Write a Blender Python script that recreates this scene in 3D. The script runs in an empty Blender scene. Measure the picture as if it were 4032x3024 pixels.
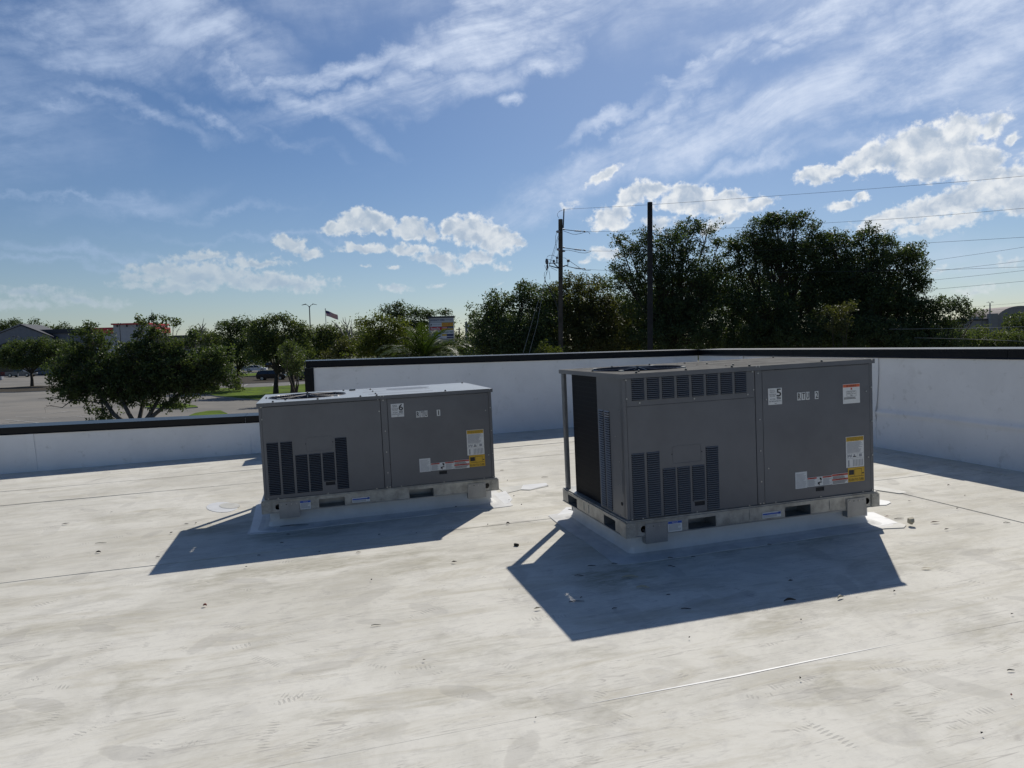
import bpy, math, random
import numpy as np
from mathutils import Vector, Matrix, Euler
C = bpy.context.scene.collection
SC = bpy.context.scene
random.seed(7); rng = np.random.default_rng(7)
R = math.radians
# ------------------------------------------------------------------ camera
EYE = 5.0
F, PITCH, ROLL = 2801.16, -0.0539, -0.0253
TX, TY, HC, PSI = 0.006, -0.0208, 1.4039, 0.2735
cam = bpy.data.cameras.new('camera'); cob = bpy.data.objects.new('camera', cam); C.objects.link(cob)
cam.sensor_width = 36.0; cam.lens = 36.0 * F / 4032.0; cam.clip_start = 0.05; cam.clip_end = 8000
_P = Matrix.Rotation(PITCH, 3, 'X')
_r, _f, _u = _P @ Vector((1, 0, 0)), _P @ Vector((0, 1, 0)), _P @ Vector((0, 0, 1))
c_, s_ = math.cos(ROLL), math.sin(ROLL)
RIGHT = _r * c_ + _u * s_; UP = _u * c_ - _r * s_; FWD = _f
cob.matrix_world = Matrix((( RIGHT.x, UP.x, -FWD.x, 0), (RIGHT.y, UP.y, -FWD.y, 0), (RIGHT.z, UP.z, -FWD.z, EYE), (0, 0, 0, 1)))
SC.camera = cob
EYEP = Vector((0, 0, EYE))
def ray(u, v): return FWD + RIGHT * ((u - 2016) / F) - UP * ((v - 1512) / F)
def P(u, v, D): return EYEP + ray(u, v) * D            # a point D metres ahead
# ------------------------------------------------------------------ world
SAZ, SEL = 0.3483, 0.7497
w = bpy.data.worlds.new('World'); SC.world = w; w.use_nodes = True
nt = w.node_tree; N = nt.nodes; L = nt.links
for n in list(N): N.remove(n)
def nd(nt, t, **k):
    n = nt.nodes.new(t)
    for a, b in k.items(): setattr(n, a, b)
    return n
def mth(nt, op, a, b=None, c=None, clamp=False):
    n = nt.nodes.new('ShaderNodeMath'); n.operation = op; n.use_clamp = clamp
    for i, x in enumerate((a, b, c)):
        if x is None: continue
        if isinstance(x, (int, float)): n.inputs[i].default_value = x
        else: nt.links.new(x, n.inputs[i])
    return n.outputs[0]
def vmth(nt, op, a, b=None, scale=None):
    n = nt.nodes.new('ShaderNodeVectorMath'); n.operation = op
    for i, x in enumerate((a, b)):
        if x is None: continue
        if isinstance(x, tuple): n.inputs[i].default_value = x
        else: nt.links.new(x, n.inputs[i])
    if scale is not None: n.inputs['Scale'].default_value = scale
    return n.outputs[0]
def noise(nt, vec, scale, detail=4, rough=.5, dist=0, out=0, lac=2.0):
    n = nt.nodes.new('ShaderNodeTexNoise'); n.inputs['Scale'].default_value = scale; n.inputs['Detail'].default_value = detail
    n.inputs['Roughness'].default_value = rough; n.inputs['Distortion'].default_value = dist; n.inputs['Lacunarity'].default_value = lac
    if vec is not None: nt.links.new(vec, n.inputs['Vector'])
    return n.outputs[out]
def smooth(nt, x, a, b):
    n = nt.nodes.new('ShaderNodeMapRange'); n.interpolation_type = 'SMOOTHSTEP'
    nt.links.new(x, n.inputs[0]); n.inputs[1].default_value = a; n.inputs[2].default_value = b
    return n.outputs[0]
def mixc(nt, fac, a, b, typ='MIX'):
    n = nt.nodes.new('ShaderNodeMix'); n.data_type = 'RGBA'; n.blend_type = typ; n.clamp_factor = True
    for s, x in ((0, fac), (6, a), (7, b)):
        if isinstance(x, (int, float)): n.inputs[s].default_value = x
        elif isinstance(x, tuple): n.inputs[s].default_value = x if len(x) == 4 else x + (1,)
        else: nt.links.new(x, n.inputs[s])
    return n.outputs[2]
SKY = 0.075
sky = nd(nt, 'ShaderNodeTexSky', sky_type='NISHITA', sun_disc=False, sun_elevation=SEL, sun_rotation=SAZ)
sky.altitude = 0; sky.air_density = 1.0; sky.dust_density = 0.35; sky.ozone_density = 2.2
tc = nd(nt, 'ShaderNodeTexCoord'); dirv = vmth(nt, 'NORMALIZE', tc.outputs['Generated'])
sep = nd(nt, 'ShaderNodeSeparateXYZ'); L.new(dirv, sep.inputs[0])
el = mth(nt, 'MULTIPLY', mth(nt, 'ARCSINE', sep.outputs[2]), 57.2958)
az = mth(nt, 'MULTIPLY', mth(nt, 'ARCTAN2', sep.outputs[0], sep.outputs[1]), 57.2958)
com = nd(nt, 'ShaderNodeCombineXYZ'); L.new(az, com.inputs[0]); L.new(el, com.inputs[1]); ae = com.outputs[0]
def azel(u, v):
    d = ray(u, v).normalized(); return math.degrees(math.atan2(d.x, d.y)), math.degrees(math.asin(d.z))
def ellipses(lst, coord):
    acc = None
    for (u, v, rx, ry, rot, amp) in lst:
        a0, e0 = azel(u, v); k = 57.2958 / F
        m = nd(nt, 'ShaderNodeMapping', vector_type='TEXTURE')
        m.inputs['Location'].default_value = (a0, e0, 0); m.inputs['Rotation'].default_value = (0, 0, R(rot))
        m.inputs['Scale'].default_value = (rx * k * 1.0, ry * k, 1e4)
        L.new(coord, m.inputs[0])
        g = nd(nt, 'ShaderNodeTexGradient', gradient_type='SPHERICAL'); L.new(m.outputs[0], g.inputs[0])
        o = mth(nt, 'MULTIPLY', g.outputs['Fac'], amp)
        acc = o if acc is None else mth(nt, 'MAXIMUM', acc, o)
    return acc
# warped coordinates
def warp(scale, amp, det=5, vec=None, rough=.6):
    n = noise(nt, vec if vec is not None else ae, scale, det, rough, out=1)
    return vmth(nt, 'ADD', ae, vmth(nt, 'SCALE', vmth(nt, 'SUBTRACT', n, (.5, .5, .5)), None, amp))
cw = warp(.5, 1.9, 7, rough=.58)
# cumulus: heaped clouds low in the sky
cum = [(3230,690,140,50,5,1),(3400,640,150,70,10,1.1),(3590,590,180,100,15,1.2),(3740,560,170,105,10,1.25),(3700,650,200,70,0,1.1),(3830,640,120,90,0,1.1),(3910,500,90,55,30,.9),(3990,560,50,30,40,.8),(4000,700,90,70,0,1),(3880,690,100,50,0,1),
 (3310,808,90,32,5,.9),(3390,770,40,20,0,.8),
 (3480,860,150,45,8,.9),(3650,820,190,70,12,1),(3850,780,200,80,5,1.1),(4060,770,140,80,0,1.1),(3700,890,240,45,6,.85),(3450,900,150,40,0,.8),(4200,650,200,120,0,1),
 (2410,855,120,70,10,1),(2500,770,110,70,35,1),(2560,750,110,50,0,1),(2700,780,170,75,-4,1.1),(2860,795,160,60,0,1),(2990,800,90,40,0,.9),(2830,870,140,50,20,.8),(2600,880,120,50,0,.7),
 (2370,700,120,30,22,.8),(2250,800,60,40,0,.5),(2390,1000,110,40,-5,.8),(2300,1020,70,25,0,.6),
 (1320,905,90,40,0,.9),(1420,870,130,70,10,1.1),(1500,880,100,60,0,1),(1620,905,110,55,0,1.05),(1690,920,60,40,0,.9),(1450,975,200,30,3,.8),(1620,975,150,35,-5,.8),(1740,1030,180,50,-15,.9),
 (1780,900,80,60,20,1),(1850,900,130,85,0,1.15),(1960,945,140,75,-15,1.1),(2030,960,70,40,0,.9),(1880,1010,110,50,0,.9),(1980,1040,60,25,0,.7),
 (1140,955,95,48,5,1),(1190,990,120,40,0,.7),(1080,1015,60,20,0,.5),
 (800,1015,260,40,3,.6),(1010,1035,220,35,-3,.65),(620,1060,200,50,8,.75),(800,1080,330,75,0,.85),(1060,1110,380,60,-2,.85),(700,1130,300,40,0,.7),(1180,1110,240,40,-3,.7),
 (560,1090,160,45,10,.7),(120,1150,280,50,4,.6),(330,1180,260,45,-5,.6),(90,1200,300,40,0,.5),
 (1560,1130,110,30,-10,.75),(1720,1118,60,16,5,.6),(1430,1040,50,14,0,.6),(1560,1045,60,16,0,.6),(1960,1130,40,12,0,.5),
 (3850,1140,150,40,10,.55),(3990,1020,90,35,0,.55),(3700,1060,160,30,5,.4)]
g = ellipses(cum, cw)
cn = noise(nt, ae, 1.3, 8, .60)
dens = mth(nt, 'ADD', g, mth(nt, 'MULTIPLY', mth(nt, 'SUBTRACT', cn, .5), 1.15))
calpha = smooth(nt, dens, .22, .58)
thick = smooth(nt, dens, .45, 1.0)
# shade the bottoms: compare with density a little higher up
lowfade = smooth(nt, el, 1.0, 9.0)
# cirrus: high thin sheets combed by the wind
mp = nd(nt, 'ShaderNodeMapping', vector_type='TEXTURE'); mp.inputs['Rotation'].default_value = (0, 0, R(17)); mp.inputs['Scale'].default_value = (7.5, 1.15, 1)
ww = warp(.055, 9.0, 2, rough=.4); L.new(ww, mp.inputs[0])
mp2 = nd(nt, 'ShaderNodeMapping', vector_type='TEXTURE'); mp2.inputs['Rotation'].default_value = (0, 0, R(-9)); mp2.inputs['Scale'].default_value = (8.0, 1.2, 1); L.new(warp(.05, 8, 2, rough=.4), mp2.inputs[0])
s1 = noise(nt, mp.outputs[0], .52, 11, .66); s2 = noise(nt, mp2.outputs[0], .42, 10, .64); s3 = noise(nt, ww, .45, 9, .60, .2)
cir = [(1500,380,640,75,8,1.15),(1250,420,420,50,-22,.8),(1750,330,420,110,10,1.1),(2010,400,90,40,20,.8),(1300,260,520,60,12,.95),(1000,290,420,40,5,.7),(800,170,420,120,0,.9),(650,60,560,110,0,.9),(2050,90,520,130,8,1.2),(1850,60,320,90,20,1.0),(2150,210,180,60,10,.8),(1650,200,220,70,35,.8),
 (200,60,600,100,-3,.85),(350,210,620,90,0,.7),(150,380,420,40,-6,.6),(500,400,420,45,-10,.65),(850,430,320,35,-18,.6),(1100,500,320,28,-20,.45),
 (2750,300,420,60,30,.9),(2400,450,260,45,25,.85),(2500,560,520,80,20,1.1),(2900,500,620,100,14,1.1),(2150,770,380,120,22,.85),(2300,700,300,90,25,.8),(3250,430,800,110,10,1.05),(3500,300,900,120,10,1.1),(3750,180,900,160,10,1.25),(3900,60,700,140,0,1.2),(3200,60,600,80,5,.85),(2650,320,120,28,-15,.7),(3100,180,420,50,12,.7),(3600,520,500,60,5,.8),(4300,350,600,400,0,1.0),(3000,640,450,50,14,.6),
 (500,800,420,55,12,.5),(250,790,420,22,-3,.55),(900,830,400,25,-4,.35),(400,980,900,30,-3,.4),(1100,950,800,22,-2,.35),(200,1010,700,24,-2,.4),(3900,1060,500,140,0,.4),(-600,300,900,400,0,.8),(600,-500,2500,400,0,.9),(3400,-600,2500,500,0,1.1)]
dps = nd(nt, 'ShaderNodeVectorMath', operation='DOT_PRODUCT'); L.new(dirv, dps.inputs[0]); dps.inputs[1].default_value = (math.sin(SAZ) * math.cos(SEL), math.cos(SAZ) * math.cos(SEL), math.sin(SEL)); cirsun0 = dps.outputs['Value']
gc = ellipses(cir, warp(.14, 7.5, 7, rough=.6))
streak = mth(nt, 'ADD', mth(nt, 'ADD', mth(nt, 'MULTIPLY', s1, .52), mth(nt, 'MULTIPLY', s2, .28)), mth(nt, 'MULTIPLY', s3, .20))
gs = smooth(nt, gc, 0.0, .75)
fine = smooth(nt, streak, .36, .66)
veil = mth(nt, 'MULTIPLY', gs, mth(nt, 'ADD', mth(nt, 'MULTIPLY', fine, .78), .10))
veil = mth(nt, 'ADD', mth(nt, 'ADD', veil, mth(nt, 'MULTIPLY', smooth(nt, streak, .55, .75), .05)), mth(nt, 'MULTIPLY', smooth(nt, cirsun0, .72, 1.0), .16), clamp=True)
# outside the part of the sky in view the same thin veil goes on
def cc(*c): return tuple(x / SKY for x in c)
tint = mixc(nt, smooth(nt, el, 0.0, 26.0), (.78, .84, .94), (.55, .71, .92))
skc = mixc(nt, 1.0, sky.outputs[0], tint, 'MULTIPLY')
dp = nd(nt, 'ShaderNodeVectorMath', operation='DOT_PRODUCT'); L.new(dirv, dp.inputs[0]); dp.inputs[1].default_value = (math.sin(SAZ) * math.cos(SEL), math.cos(SAZ) * math.cos(SEL), math.sin(SEL))
cirsun = smooth(nt, dp.outputs['Value'], .5, 1.0)
circol = mixc(nt, cirsun, cc(.40, .52, .74), cc(.70, .78, .93))
c1 = mixc(nt, veil, skc, circol)
cumlit = mixc(nt, cirsun, cc(.48, .56, .63), cc(.96, .97, .98))
cumdark = mixc(nt, cirsun, cc(.36, .46, .57), cc(.42, .51, .65))
cm1 = noise(nt, cw, .62, 4, .5); cm2 = noise(nt, vmth(nt, 'ADD', cw, (.2, .7, 0)), .62, 4, .5)
relief = mth(nt, 'MULTIPLY', mth(nt, 'SUBTRACT', cm2, cm1), 2.1)      # billows turned away from the sun
core = smooth(nt, g, .22, .62)
th2 = smooth(nt, mth(nt, 'ADD', mth(nt, 'MULTIPLY', core, 1.0), relief), .40, 1.55)
cumcol = mixc(nt, th2, cumlit, cumdark)
hz = mth(nt, 'MULTIPLY', calpha, mth(nt, 'ADD', mth(nt, 'MULTIPLY', lowfade, .5), .5))
c2 = mixc(nt, hz, c1, cumcol)
bg = nd(nt, 'ShaderNodeBackground'); L.new(c2, bg.inputs[0]); bg.inputs[1].default_value = SKY
wo = nd(nt, 'ShaderNodeOutputWorld'); L.new(bg.outputs[0], wo.inputs[0])
w.cycles.sampling_method = 'MANUAL'; w.cycles.sample_map_resolution = 512
# ------------------------------------------------------------------ sun and exposure
sd = bpy.data.lights.new('sun', 'SUN'); sd.energy = 4.2; sd.angle = R(.55); sd.color = (1, .95, .87)
so = bpy.data.objects.new('sun', sd); C.objects.link(so)
sdir = Vector((math.sin(SAZ) * math.cos(SEL), math.cos(SAZ) * math.cos(SEL), math.sin(SEL)))
so.rotation_euler = sdir.to_track_quat('Z', 'Y').to_euler(); so.location = (0, 0, 60)
vs = SC.view_settings; vs.view_transform = 'Standard'; vs.look = 'None'; vs.exposure = 0.0; vs.gamma = 1.0; vs.use_curve_mapping = False
SC.cycles.max_bounces = 6; SC.cycles.transparent_max_bounces = 4; SC.cycles.diffuse_bounces = 4; SC.cycles.glossy_bounces = 2
# ------------------------------------------------------------------ materials
MATS = {}
def mat(name, col, rough=.6, metal=0., spec=.5, var=0., vscale=3., bump=0., bscale=40., col2=None, coord='Object'):
    m = bpy.data.materials.new(name); m.use_nodes = True; t = m.node_tree
    b = t.nodes['Principled BSDF']; b.inputs['Roughness'].default_value = rough; b.inputs['Metallic'].default_value = metal
    b.inputs['Specular IOR Level'].default_value = spec; b.inputs['Base Color'].default_value = col + (1,)
    if var or bump:
        tcn = nd(t, 'ShaderNodeTexCoord'); v = tcn.outputs[coord]
    if var:
        n = noise(t, v, vscale, 6, .62)
        c2 = col2 if col2 else tuple(x * (1 - var) for x in col)
        o = mixc(t, smooth(t, n, .35, .68), col, c2); t.links.new(o, b.inputs['Base Color'])
    if bump:
        n = noise(t, v, bscale, 4, .6); bp = nd(t, 'ShaderNodeBump'); bp.inputs['Strength'].default_value = bump; bp.inputs['Distance'].default_value = .01
        t.links.new(n, bp.inputs['Height']); t.links.new(bp.outputs[0], b.inputs['Normal'])
    MATS[name] = m; return m
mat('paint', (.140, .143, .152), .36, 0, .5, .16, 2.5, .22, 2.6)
mat('paint_dusty', (.150, .146, .136), .9, 0, .06, .4, 7, .1, 60)
mat('paint_top', (.36, .37, .37), .30, 0, .6, .12, 4)  # paler than the side paint: sky reflection put into the colour
mat('galv', (.43, .425, .395), .40, .40, .5, .42, 12, .04, 60)
mat('galv_post', (.30, .31, .32), .38, .6, .5, .2, 10)
mat('dark', (.012, .013, .016), .7)
mat('coil', (.004, .0045, .007), .6, 0, .2)
mat('wire_black', (.03, .03, .035), .22, .5, .6)
mat('screw', (.42, .42, .40), .35, .7)
mat('label_white', (.72, .72, .70), .55, 0, .3, .08, 30)
mat('label_black', (.02, .02, .022), .6)
mat('label_grey', (.30, .31, .33), .6)
mat('label_red', (.52, .07, .045), .55)
mat('label_orange', (.62, .14, .06), .55)
mat('label_yellow', (.60, .37, .03), .55)
mat('label_blue', (.03, .09, .42), .55)
mat('coping', (.003, .004, .007), .30, 0, .22, .25, 5, .01, 20)
mat('curb_white', (.66, .66, .65), .6, 0, .3, .12, 6, .12, 9)
mat('patch_white', (.66, .66, .645), .45, 0, .4, .12, 7, .1, 12)
mat('flange', (.60, .595, .57), .6, 0, .3, .2, 6, .12, 9)
mat('patch_old', (.53, .52, .47), .6, 0, .3, .2, 9, .1, 12)
mat('bark', (.075, .062, .048), .9, 0, .2, .5, 6, .6, 14)
mat('bark_grey', (.13, .12, .105), .9, 0, .2, .5, 6, .6, 14)
mat('deadwood', (.22, .20, .17), .9)
mat('polewood', (.10, .085, .068), .9, 0, .2, .4, 2, .5, 10)
mat('poledark', (.028, .026, .026), .7, 0, .3, .4, 3, .3, 12)
mat('metal_dark', (.03, .03, .035), .45, .3)
mat('cable', (.04, .04, .045), .5)
mat('cable_pale', (.35, .34, .32), .5)
mat('insulator', (.10, .10, .11), .4)
mat('stucco_grey', (.20, .21, .23), .85, 0, .2, .12, 1.5)
mat('stucco_white', (.44, .44, .45), .85, 0, .2, .12, 1.5)
mat('stucco_tan', (.33, .29, .27), .85, 0, .2, .12, 1.5)
mat('bldg_red', (.48, .035, .04), .6)
mat('roof_dark', (.035, .04, .05), .7)
mat('bldg_door', (.02, .022, .03), .2)
mat('asphalt', (.225, .212, .19), .95, 0, .1, .3, .12, .2, 6, (.165, .16, .15))
mat('asphalt_road', (.19, .185, .175), .95, 0, .15, .25, .2, .2, 6)
mat('kerb', (.36, .35, .33), .9, 0, .2, .2, 3)
mat('line_white', (.46, .46, .44), .9, 0, .2, .45, 4)
mat('mulch', (.060, .052, .040), .95, 0, .1, .4, 4, .5, 10)
mat('ground', (.10, .105, .06), .95, 0, .1, .4, .2)
mat('grass', (.10, .155, .010), .95, 0, .1, .45, .55, .8, 8, (.055, .085, .012))
mat('car_black', (.012, .013, .017), .18, 0, .6)
mat('car_silver', (.34, .36, .38), .25, .4, .6)
mat('car_white', (.66, .67, .68), .22, 0, .6)
mat('car_grey', (.13, .15, .17), .22, .3, .6)
mat('car_red', (.26, .02, .02), .22, 0, .6)
mat('glass', (.02, .025, .03), .06, 0, .9)
mat('tyre', (.015, .015, .016), .8)
mat('rim', (.35, .36, .38), .3, .7)
mat('lamp_glass', (.75, .76, .78), .1, 0, .8)
mat('tail_red', (.45, .02, .02), .2)
mat('flag_red', (.62, .10, .10), .8); mat('flag_white', (.62, .60, .60), .8); mat('flag_blue', (.06, .06, .16), .8)
mat('sign_grey', (.42, .44, .47), .6); mat('sign_white', (.56, .58, .62), .6); mat('sign_navy', (.02, .03, .09), .6)
mat('sign_green', (.05, .16, .08), .6); mat('sign_post', (.24, .25, .27), .7)
mat('leaf_dry', (.13, .085, .05), .8); mat('leaf_dark', (.035, .028, .022), .8); mat('leaf_pale', (.42, .38, .28), .8); mat('leaf_red', (.20, .05, .035), .8)
def leafmat(name, a, b, tr=.45):
    m = bpy.data.materials.new(name); m.use_nodes = True; t = m.node_tree; t.nodes.clear()
    g = nd(t, 'ShaderNodeTexCoord'); n = noise(t, g.outputs['Object'], 1.3, 4, .65)
    n2 = noise(t, g.outputs['Object'], 9, 2, .5)
    f = smooth(t, mth(t, 'ADD', mth(t, 'MULTIPLY', n, .6), mth(t, 'MULTIPLY', n2, .4)), .38, .62)
    c = mixc(t, f, a, b)
    d = nd(t, 'ShaderNodeBsdfPrincipled'); d.inputs['Roughness'].default_value = .5; d.inputs['Specular IOR Level'].default_value = .25; t.links.new(c, d.inputs['Base Color'])
    tr_ = nd(t, 'ShaderNodeBsdfTranslucent'); c2 = mixc(t, 1.0, c, (1.25, 1.3, .55), 'MULTIPLY'); t.links.new(c2, tr_.inputs[0])
    mx = nd(t, 'ShaderNodeMixShader'); mx.inputs[0].default_value = tr; t.links.new(d.outputs[0], mx.inputs[1]); t.links.new(tr_.outputs[0], mx.inputs[2])
    o = nd(t, 'ShaderNodeOutputMaterial'); t.links.new(mx.outputs[0], o.inputs[0]); MATS[name] = m
leafmat('leaf_oak', (.038, .060, .034), (.085, .115, .045), .40)  # oak and near greens raised and blued in place of air haze
leafmat('leaf_oak_warm', (.055, .065, .030), (.105, .108, .040), .42)
leafmat('leaf_near', (.042, .068, .034), (.10, .13, .045), .44)
leafmat('leaf_mid', (.055, .080, .038), (.105, .13, .050), .42)  # lighter green for farther trees, haze put into the colour
leafmat('leaf_bright', (.075, .10, .022), (.12, .135, .035), .45)
leafmat('leaf_palm', (.035, .062, .016), (.07, .10, .022), .32)

# roof membrane: dirty white sheet with scuffs, boot prints and water marks
def membrane():
    m = bpy.data.materials.new('membrane'); m.use_nodes = True; t = m.node_tree; b = t.nodes['Principled BSDF']
    tcn = nd(t, 'ShaderNodeTexCoord'); v = tcn.outputs['Object']
    big = noise(t, v, .45, 5, .6); mid = noise(t, v, 1.9, 7, .68, .6); fin = noise(t, v, 26, 5, .65)
    patchy = noise(t, v, 4.2, 8, .74, .4); c0 = None
    st = nd(t, 'ShaderNodeMapping'); st.inputs['Scale'].default_value = (.35, 1.5, 1); st.inputs['Rotation'].default_value = (0, 0, .12); t.links.new(v, st.inputs[0])
    streak = noise(t, st.outputs[0], 3.2, 8, .72, .8)
    clean = (.675, .652, .580); dirt = (.44, .405, .315); grey = (.52, .500, .435)
    c = mixc(t, smooth(t, mid, .42, .74), clean, grey)
    c = mixc(t, mth(t, 'MULTIPLY', smooth(t, streak, .46, .72), .75), c, dirt)
    c = mixc(t, mth(t, 'MULTIPLY', smooth(t, patchy, .50, .66), .35), c, (.47, .455, .42)); c = mixc(t, mth(t, 'MULTIPLY', smooth(t, patchy, .50, .36), .0), c, clean)
    sp = nd(t, 'ShaderNodeSeparateXYZ'); t.links.new(v, sp.inputs[0])
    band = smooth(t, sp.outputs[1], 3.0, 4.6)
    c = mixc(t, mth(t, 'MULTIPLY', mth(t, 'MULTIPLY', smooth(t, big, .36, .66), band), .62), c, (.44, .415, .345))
    c = mixc(t, mth(t, 'MULTIPLY', smooth(t, fin, .58, .74), .25), c, (.42, .40, .36))
    brs = nd(t, 'ShaderNodeMapping'); brs.inputs['Scale'].default_value = (.6, 2.6, 1); brs.inputs['Rotation'].default_value = (0, 0, -.5); t.links.new(v, brs.inputs[0]); bn = noise(t, brs.outputs[0], 9, 9, .76, 1.2)
    c = mixc(t, mth(t, 'MULTIPLY', smooth(t, bn, .50, .66), .38), c, (.44, .425, .385)); c = mixc(t, mth(t, 'MULTIPLY', smooth(t, bn, .42, .30), .35), c, (.66, .65, .61))
    # stains where water has stood and people have walked: (a, b, half length, half width, strength)
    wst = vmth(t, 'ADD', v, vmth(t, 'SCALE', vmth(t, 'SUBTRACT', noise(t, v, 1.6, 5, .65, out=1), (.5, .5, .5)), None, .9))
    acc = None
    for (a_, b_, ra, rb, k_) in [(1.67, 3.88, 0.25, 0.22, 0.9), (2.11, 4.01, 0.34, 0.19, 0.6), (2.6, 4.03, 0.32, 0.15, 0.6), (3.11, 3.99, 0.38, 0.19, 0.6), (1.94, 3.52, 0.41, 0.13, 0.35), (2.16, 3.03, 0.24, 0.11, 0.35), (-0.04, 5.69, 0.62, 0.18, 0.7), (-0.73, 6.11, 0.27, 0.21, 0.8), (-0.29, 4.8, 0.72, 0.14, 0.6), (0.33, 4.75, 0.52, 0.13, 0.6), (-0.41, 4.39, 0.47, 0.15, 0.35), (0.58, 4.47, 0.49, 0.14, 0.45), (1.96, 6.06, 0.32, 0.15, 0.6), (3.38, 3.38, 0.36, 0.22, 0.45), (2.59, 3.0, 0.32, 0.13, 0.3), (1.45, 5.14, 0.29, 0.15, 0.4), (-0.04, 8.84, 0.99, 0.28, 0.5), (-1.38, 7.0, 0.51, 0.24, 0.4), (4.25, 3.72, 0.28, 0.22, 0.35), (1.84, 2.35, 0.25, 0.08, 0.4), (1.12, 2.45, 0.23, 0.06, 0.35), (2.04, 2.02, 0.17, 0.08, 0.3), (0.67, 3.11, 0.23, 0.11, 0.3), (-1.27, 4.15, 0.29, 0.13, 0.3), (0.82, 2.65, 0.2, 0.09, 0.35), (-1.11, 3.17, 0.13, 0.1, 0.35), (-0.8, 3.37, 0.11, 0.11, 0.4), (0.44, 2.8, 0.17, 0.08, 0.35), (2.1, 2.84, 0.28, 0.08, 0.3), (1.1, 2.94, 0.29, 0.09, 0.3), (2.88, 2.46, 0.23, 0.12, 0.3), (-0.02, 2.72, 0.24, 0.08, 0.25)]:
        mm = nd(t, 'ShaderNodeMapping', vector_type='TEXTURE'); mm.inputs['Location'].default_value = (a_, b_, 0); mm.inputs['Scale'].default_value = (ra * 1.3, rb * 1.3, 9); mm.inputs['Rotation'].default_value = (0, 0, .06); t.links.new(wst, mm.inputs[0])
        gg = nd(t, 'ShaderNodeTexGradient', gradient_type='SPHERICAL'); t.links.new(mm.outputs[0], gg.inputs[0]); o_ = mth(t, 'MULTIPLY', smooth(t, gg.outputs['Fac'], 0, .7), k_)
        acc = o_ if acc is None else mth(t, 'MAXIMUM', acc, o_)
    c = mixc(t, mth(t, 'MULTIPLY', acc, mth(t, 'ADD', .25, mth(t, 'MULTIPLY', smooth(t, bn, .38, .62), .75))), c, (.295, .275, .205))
    hgt = mth(t, 'MULTIPLY', mid, .4)
    def prints(scale, off, ln, wd, keep, dark, tread):
        nonlocal c, hgt
        mpn = nd(t, 'ShaderNodeMapping'); mpn.inputs['Location'].default_value = (off, off * 1.7, 0); t.links.new(v, mpn.inputs[0])
        fl = vmth(t, 'MULTIPLY', mpn.outputs[0], (1, 1, 0))
        vo = nd(t, 'ShaderNodeTexVoronoi'); vo.voronoi_dimensions = '2D'; vo.inputs['Scale'].default_value = scale; t.links.new(fl, vo.inputs['Vector'])
        loc = vmth(t, 'SUBTRACT', fl, vo.outputs['Position'])
        sc_ = nd(t, 'ShaderNodeSeparateColor'); t.links.new(vo.outputs['Color'], sc_.inputs[0])
        ro = nd(t, 'ShaderNodeVectorRotate', rotation_type='Z_AXIS'); t.links.new(loc, ro.inputs['Vector']); t.links.new(mth(t, 'MULTIPLY', sc_.outputs[0], 6.283), ro.inputs['Angle'])
        q = nd(t, 'ShaderNodeVectorMath', operation='MULTIPLY'); t.links.new(ro.outputs[0], q.inputs[0]); q.inputs[1].default_value = (1 / ln, 1 / wd, 0)
        wn = noise(t, v, 7, 3, .6, out=1)
        qq = vmth(t, 'ADD', q.outputs[0], vmth(t, 'SCALE', vmth(t, 'SUBTRACT', wn, (.5, .5, .5)), None, 1.25))
        ln_ = nd(t, 'ShaderNodeVectorMath', operation='LENGTH'); t.links.new(qq, ln_.inputs[0]); r = ln_.outputs['Value']
        inside = mth(t, 'SUBTRACT', 1.0, smooth(t, r, .8, 1.05))
        edge = mth(t, 'MULTIPLY', smooth(t, r, .80, .97), mth(t, 'SUBTRACT', 1.0, smooth(t, r, .97, 1.12)))
        on = smooth(t, sc_.outputs[1], 1 - keep, 1 - keep + .15)
        a = mth(t, 'MULTIPLY', mth(t, 'ADD', mth(t, 'MULTIPLY', inside, .7), mth(t, 'MULTIPLY', edge, .3)), on)
        if tread:
            sq = nd(t, 'ShaderNodeSeparateXYZ'); t.links.new(ro.outputs[0], sq.inputs[0])
            jit = mth(t, 'MULTIPLY', noise(t, v, 18, 2, .5), 3.0); wv = mth(t, 'SINE', mth(t, 'ADD', jit, mth(t, 'MULTIPLY', sq.outputs[0], 330))); wy = mth(t, 'SINE', mth(t, 'ADD', jit, mth(t, 'MULTIPLY', sq.outputs[1], 90)))
            tr = smooth(t, mth(t, 'ADD', mth(t, 'MULTIPLY', wv, .6), mth(t, 'MULTIPLY', wy, .4)), .1, .6)
            pn = smooth(t, noise(t, v, 11, 4, .7), .47, .58)
            a = mth(t, 'MULTIPLY', mth(t, 'MULTIPLY', mth(t, 'MULTIPLY', inside, tr), pn), on)
        c = mixc(t, mth(t, 'MULTIPLY', a, dark), c, (.36, .345, .31))
        hgt = mth(t, 'SUBTRACT', hgt, mth(t, 'MULTIPLY', a, .15))
    prints(2.1, 0, .13, .048, .6, .42, False); prints(1.1, 21, .20, .06, .6, .3, False); prints(2.9, 5.3, .12, .045, .45, .5, True); prints(1.6, 9.1, .09, .075, .35, .22, False); prints(4.6, 2.2, .07, .03, .5, .5, True)
    # long scuffs
    def scuff(rot, scale, thr, k):
        nonlocal c
        mm = nd(t, 'ShaderNodeMapping'); mm.inputs['Rotation'].default_value = (0, 0, rot); mm.inputs['Scale'].default_value = (.35, 5.5, 1); t.links.new(v, mm.inputs[0])
        n = noise(t, mm.outputs[0], scale, 4, .55, 1.6)
        rid = mth(t, 'ABSOLUTE', mth(t, 'SUBTRACT', n, .5))
        a = mth(t, 'SUBTRACT', 1.0, smooth(t, rid, 0.0, .010)); ms = smooth(t, noise(t, v, 1.3 + abs(rot), 5, .65), thr, thr + .10)
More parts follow.
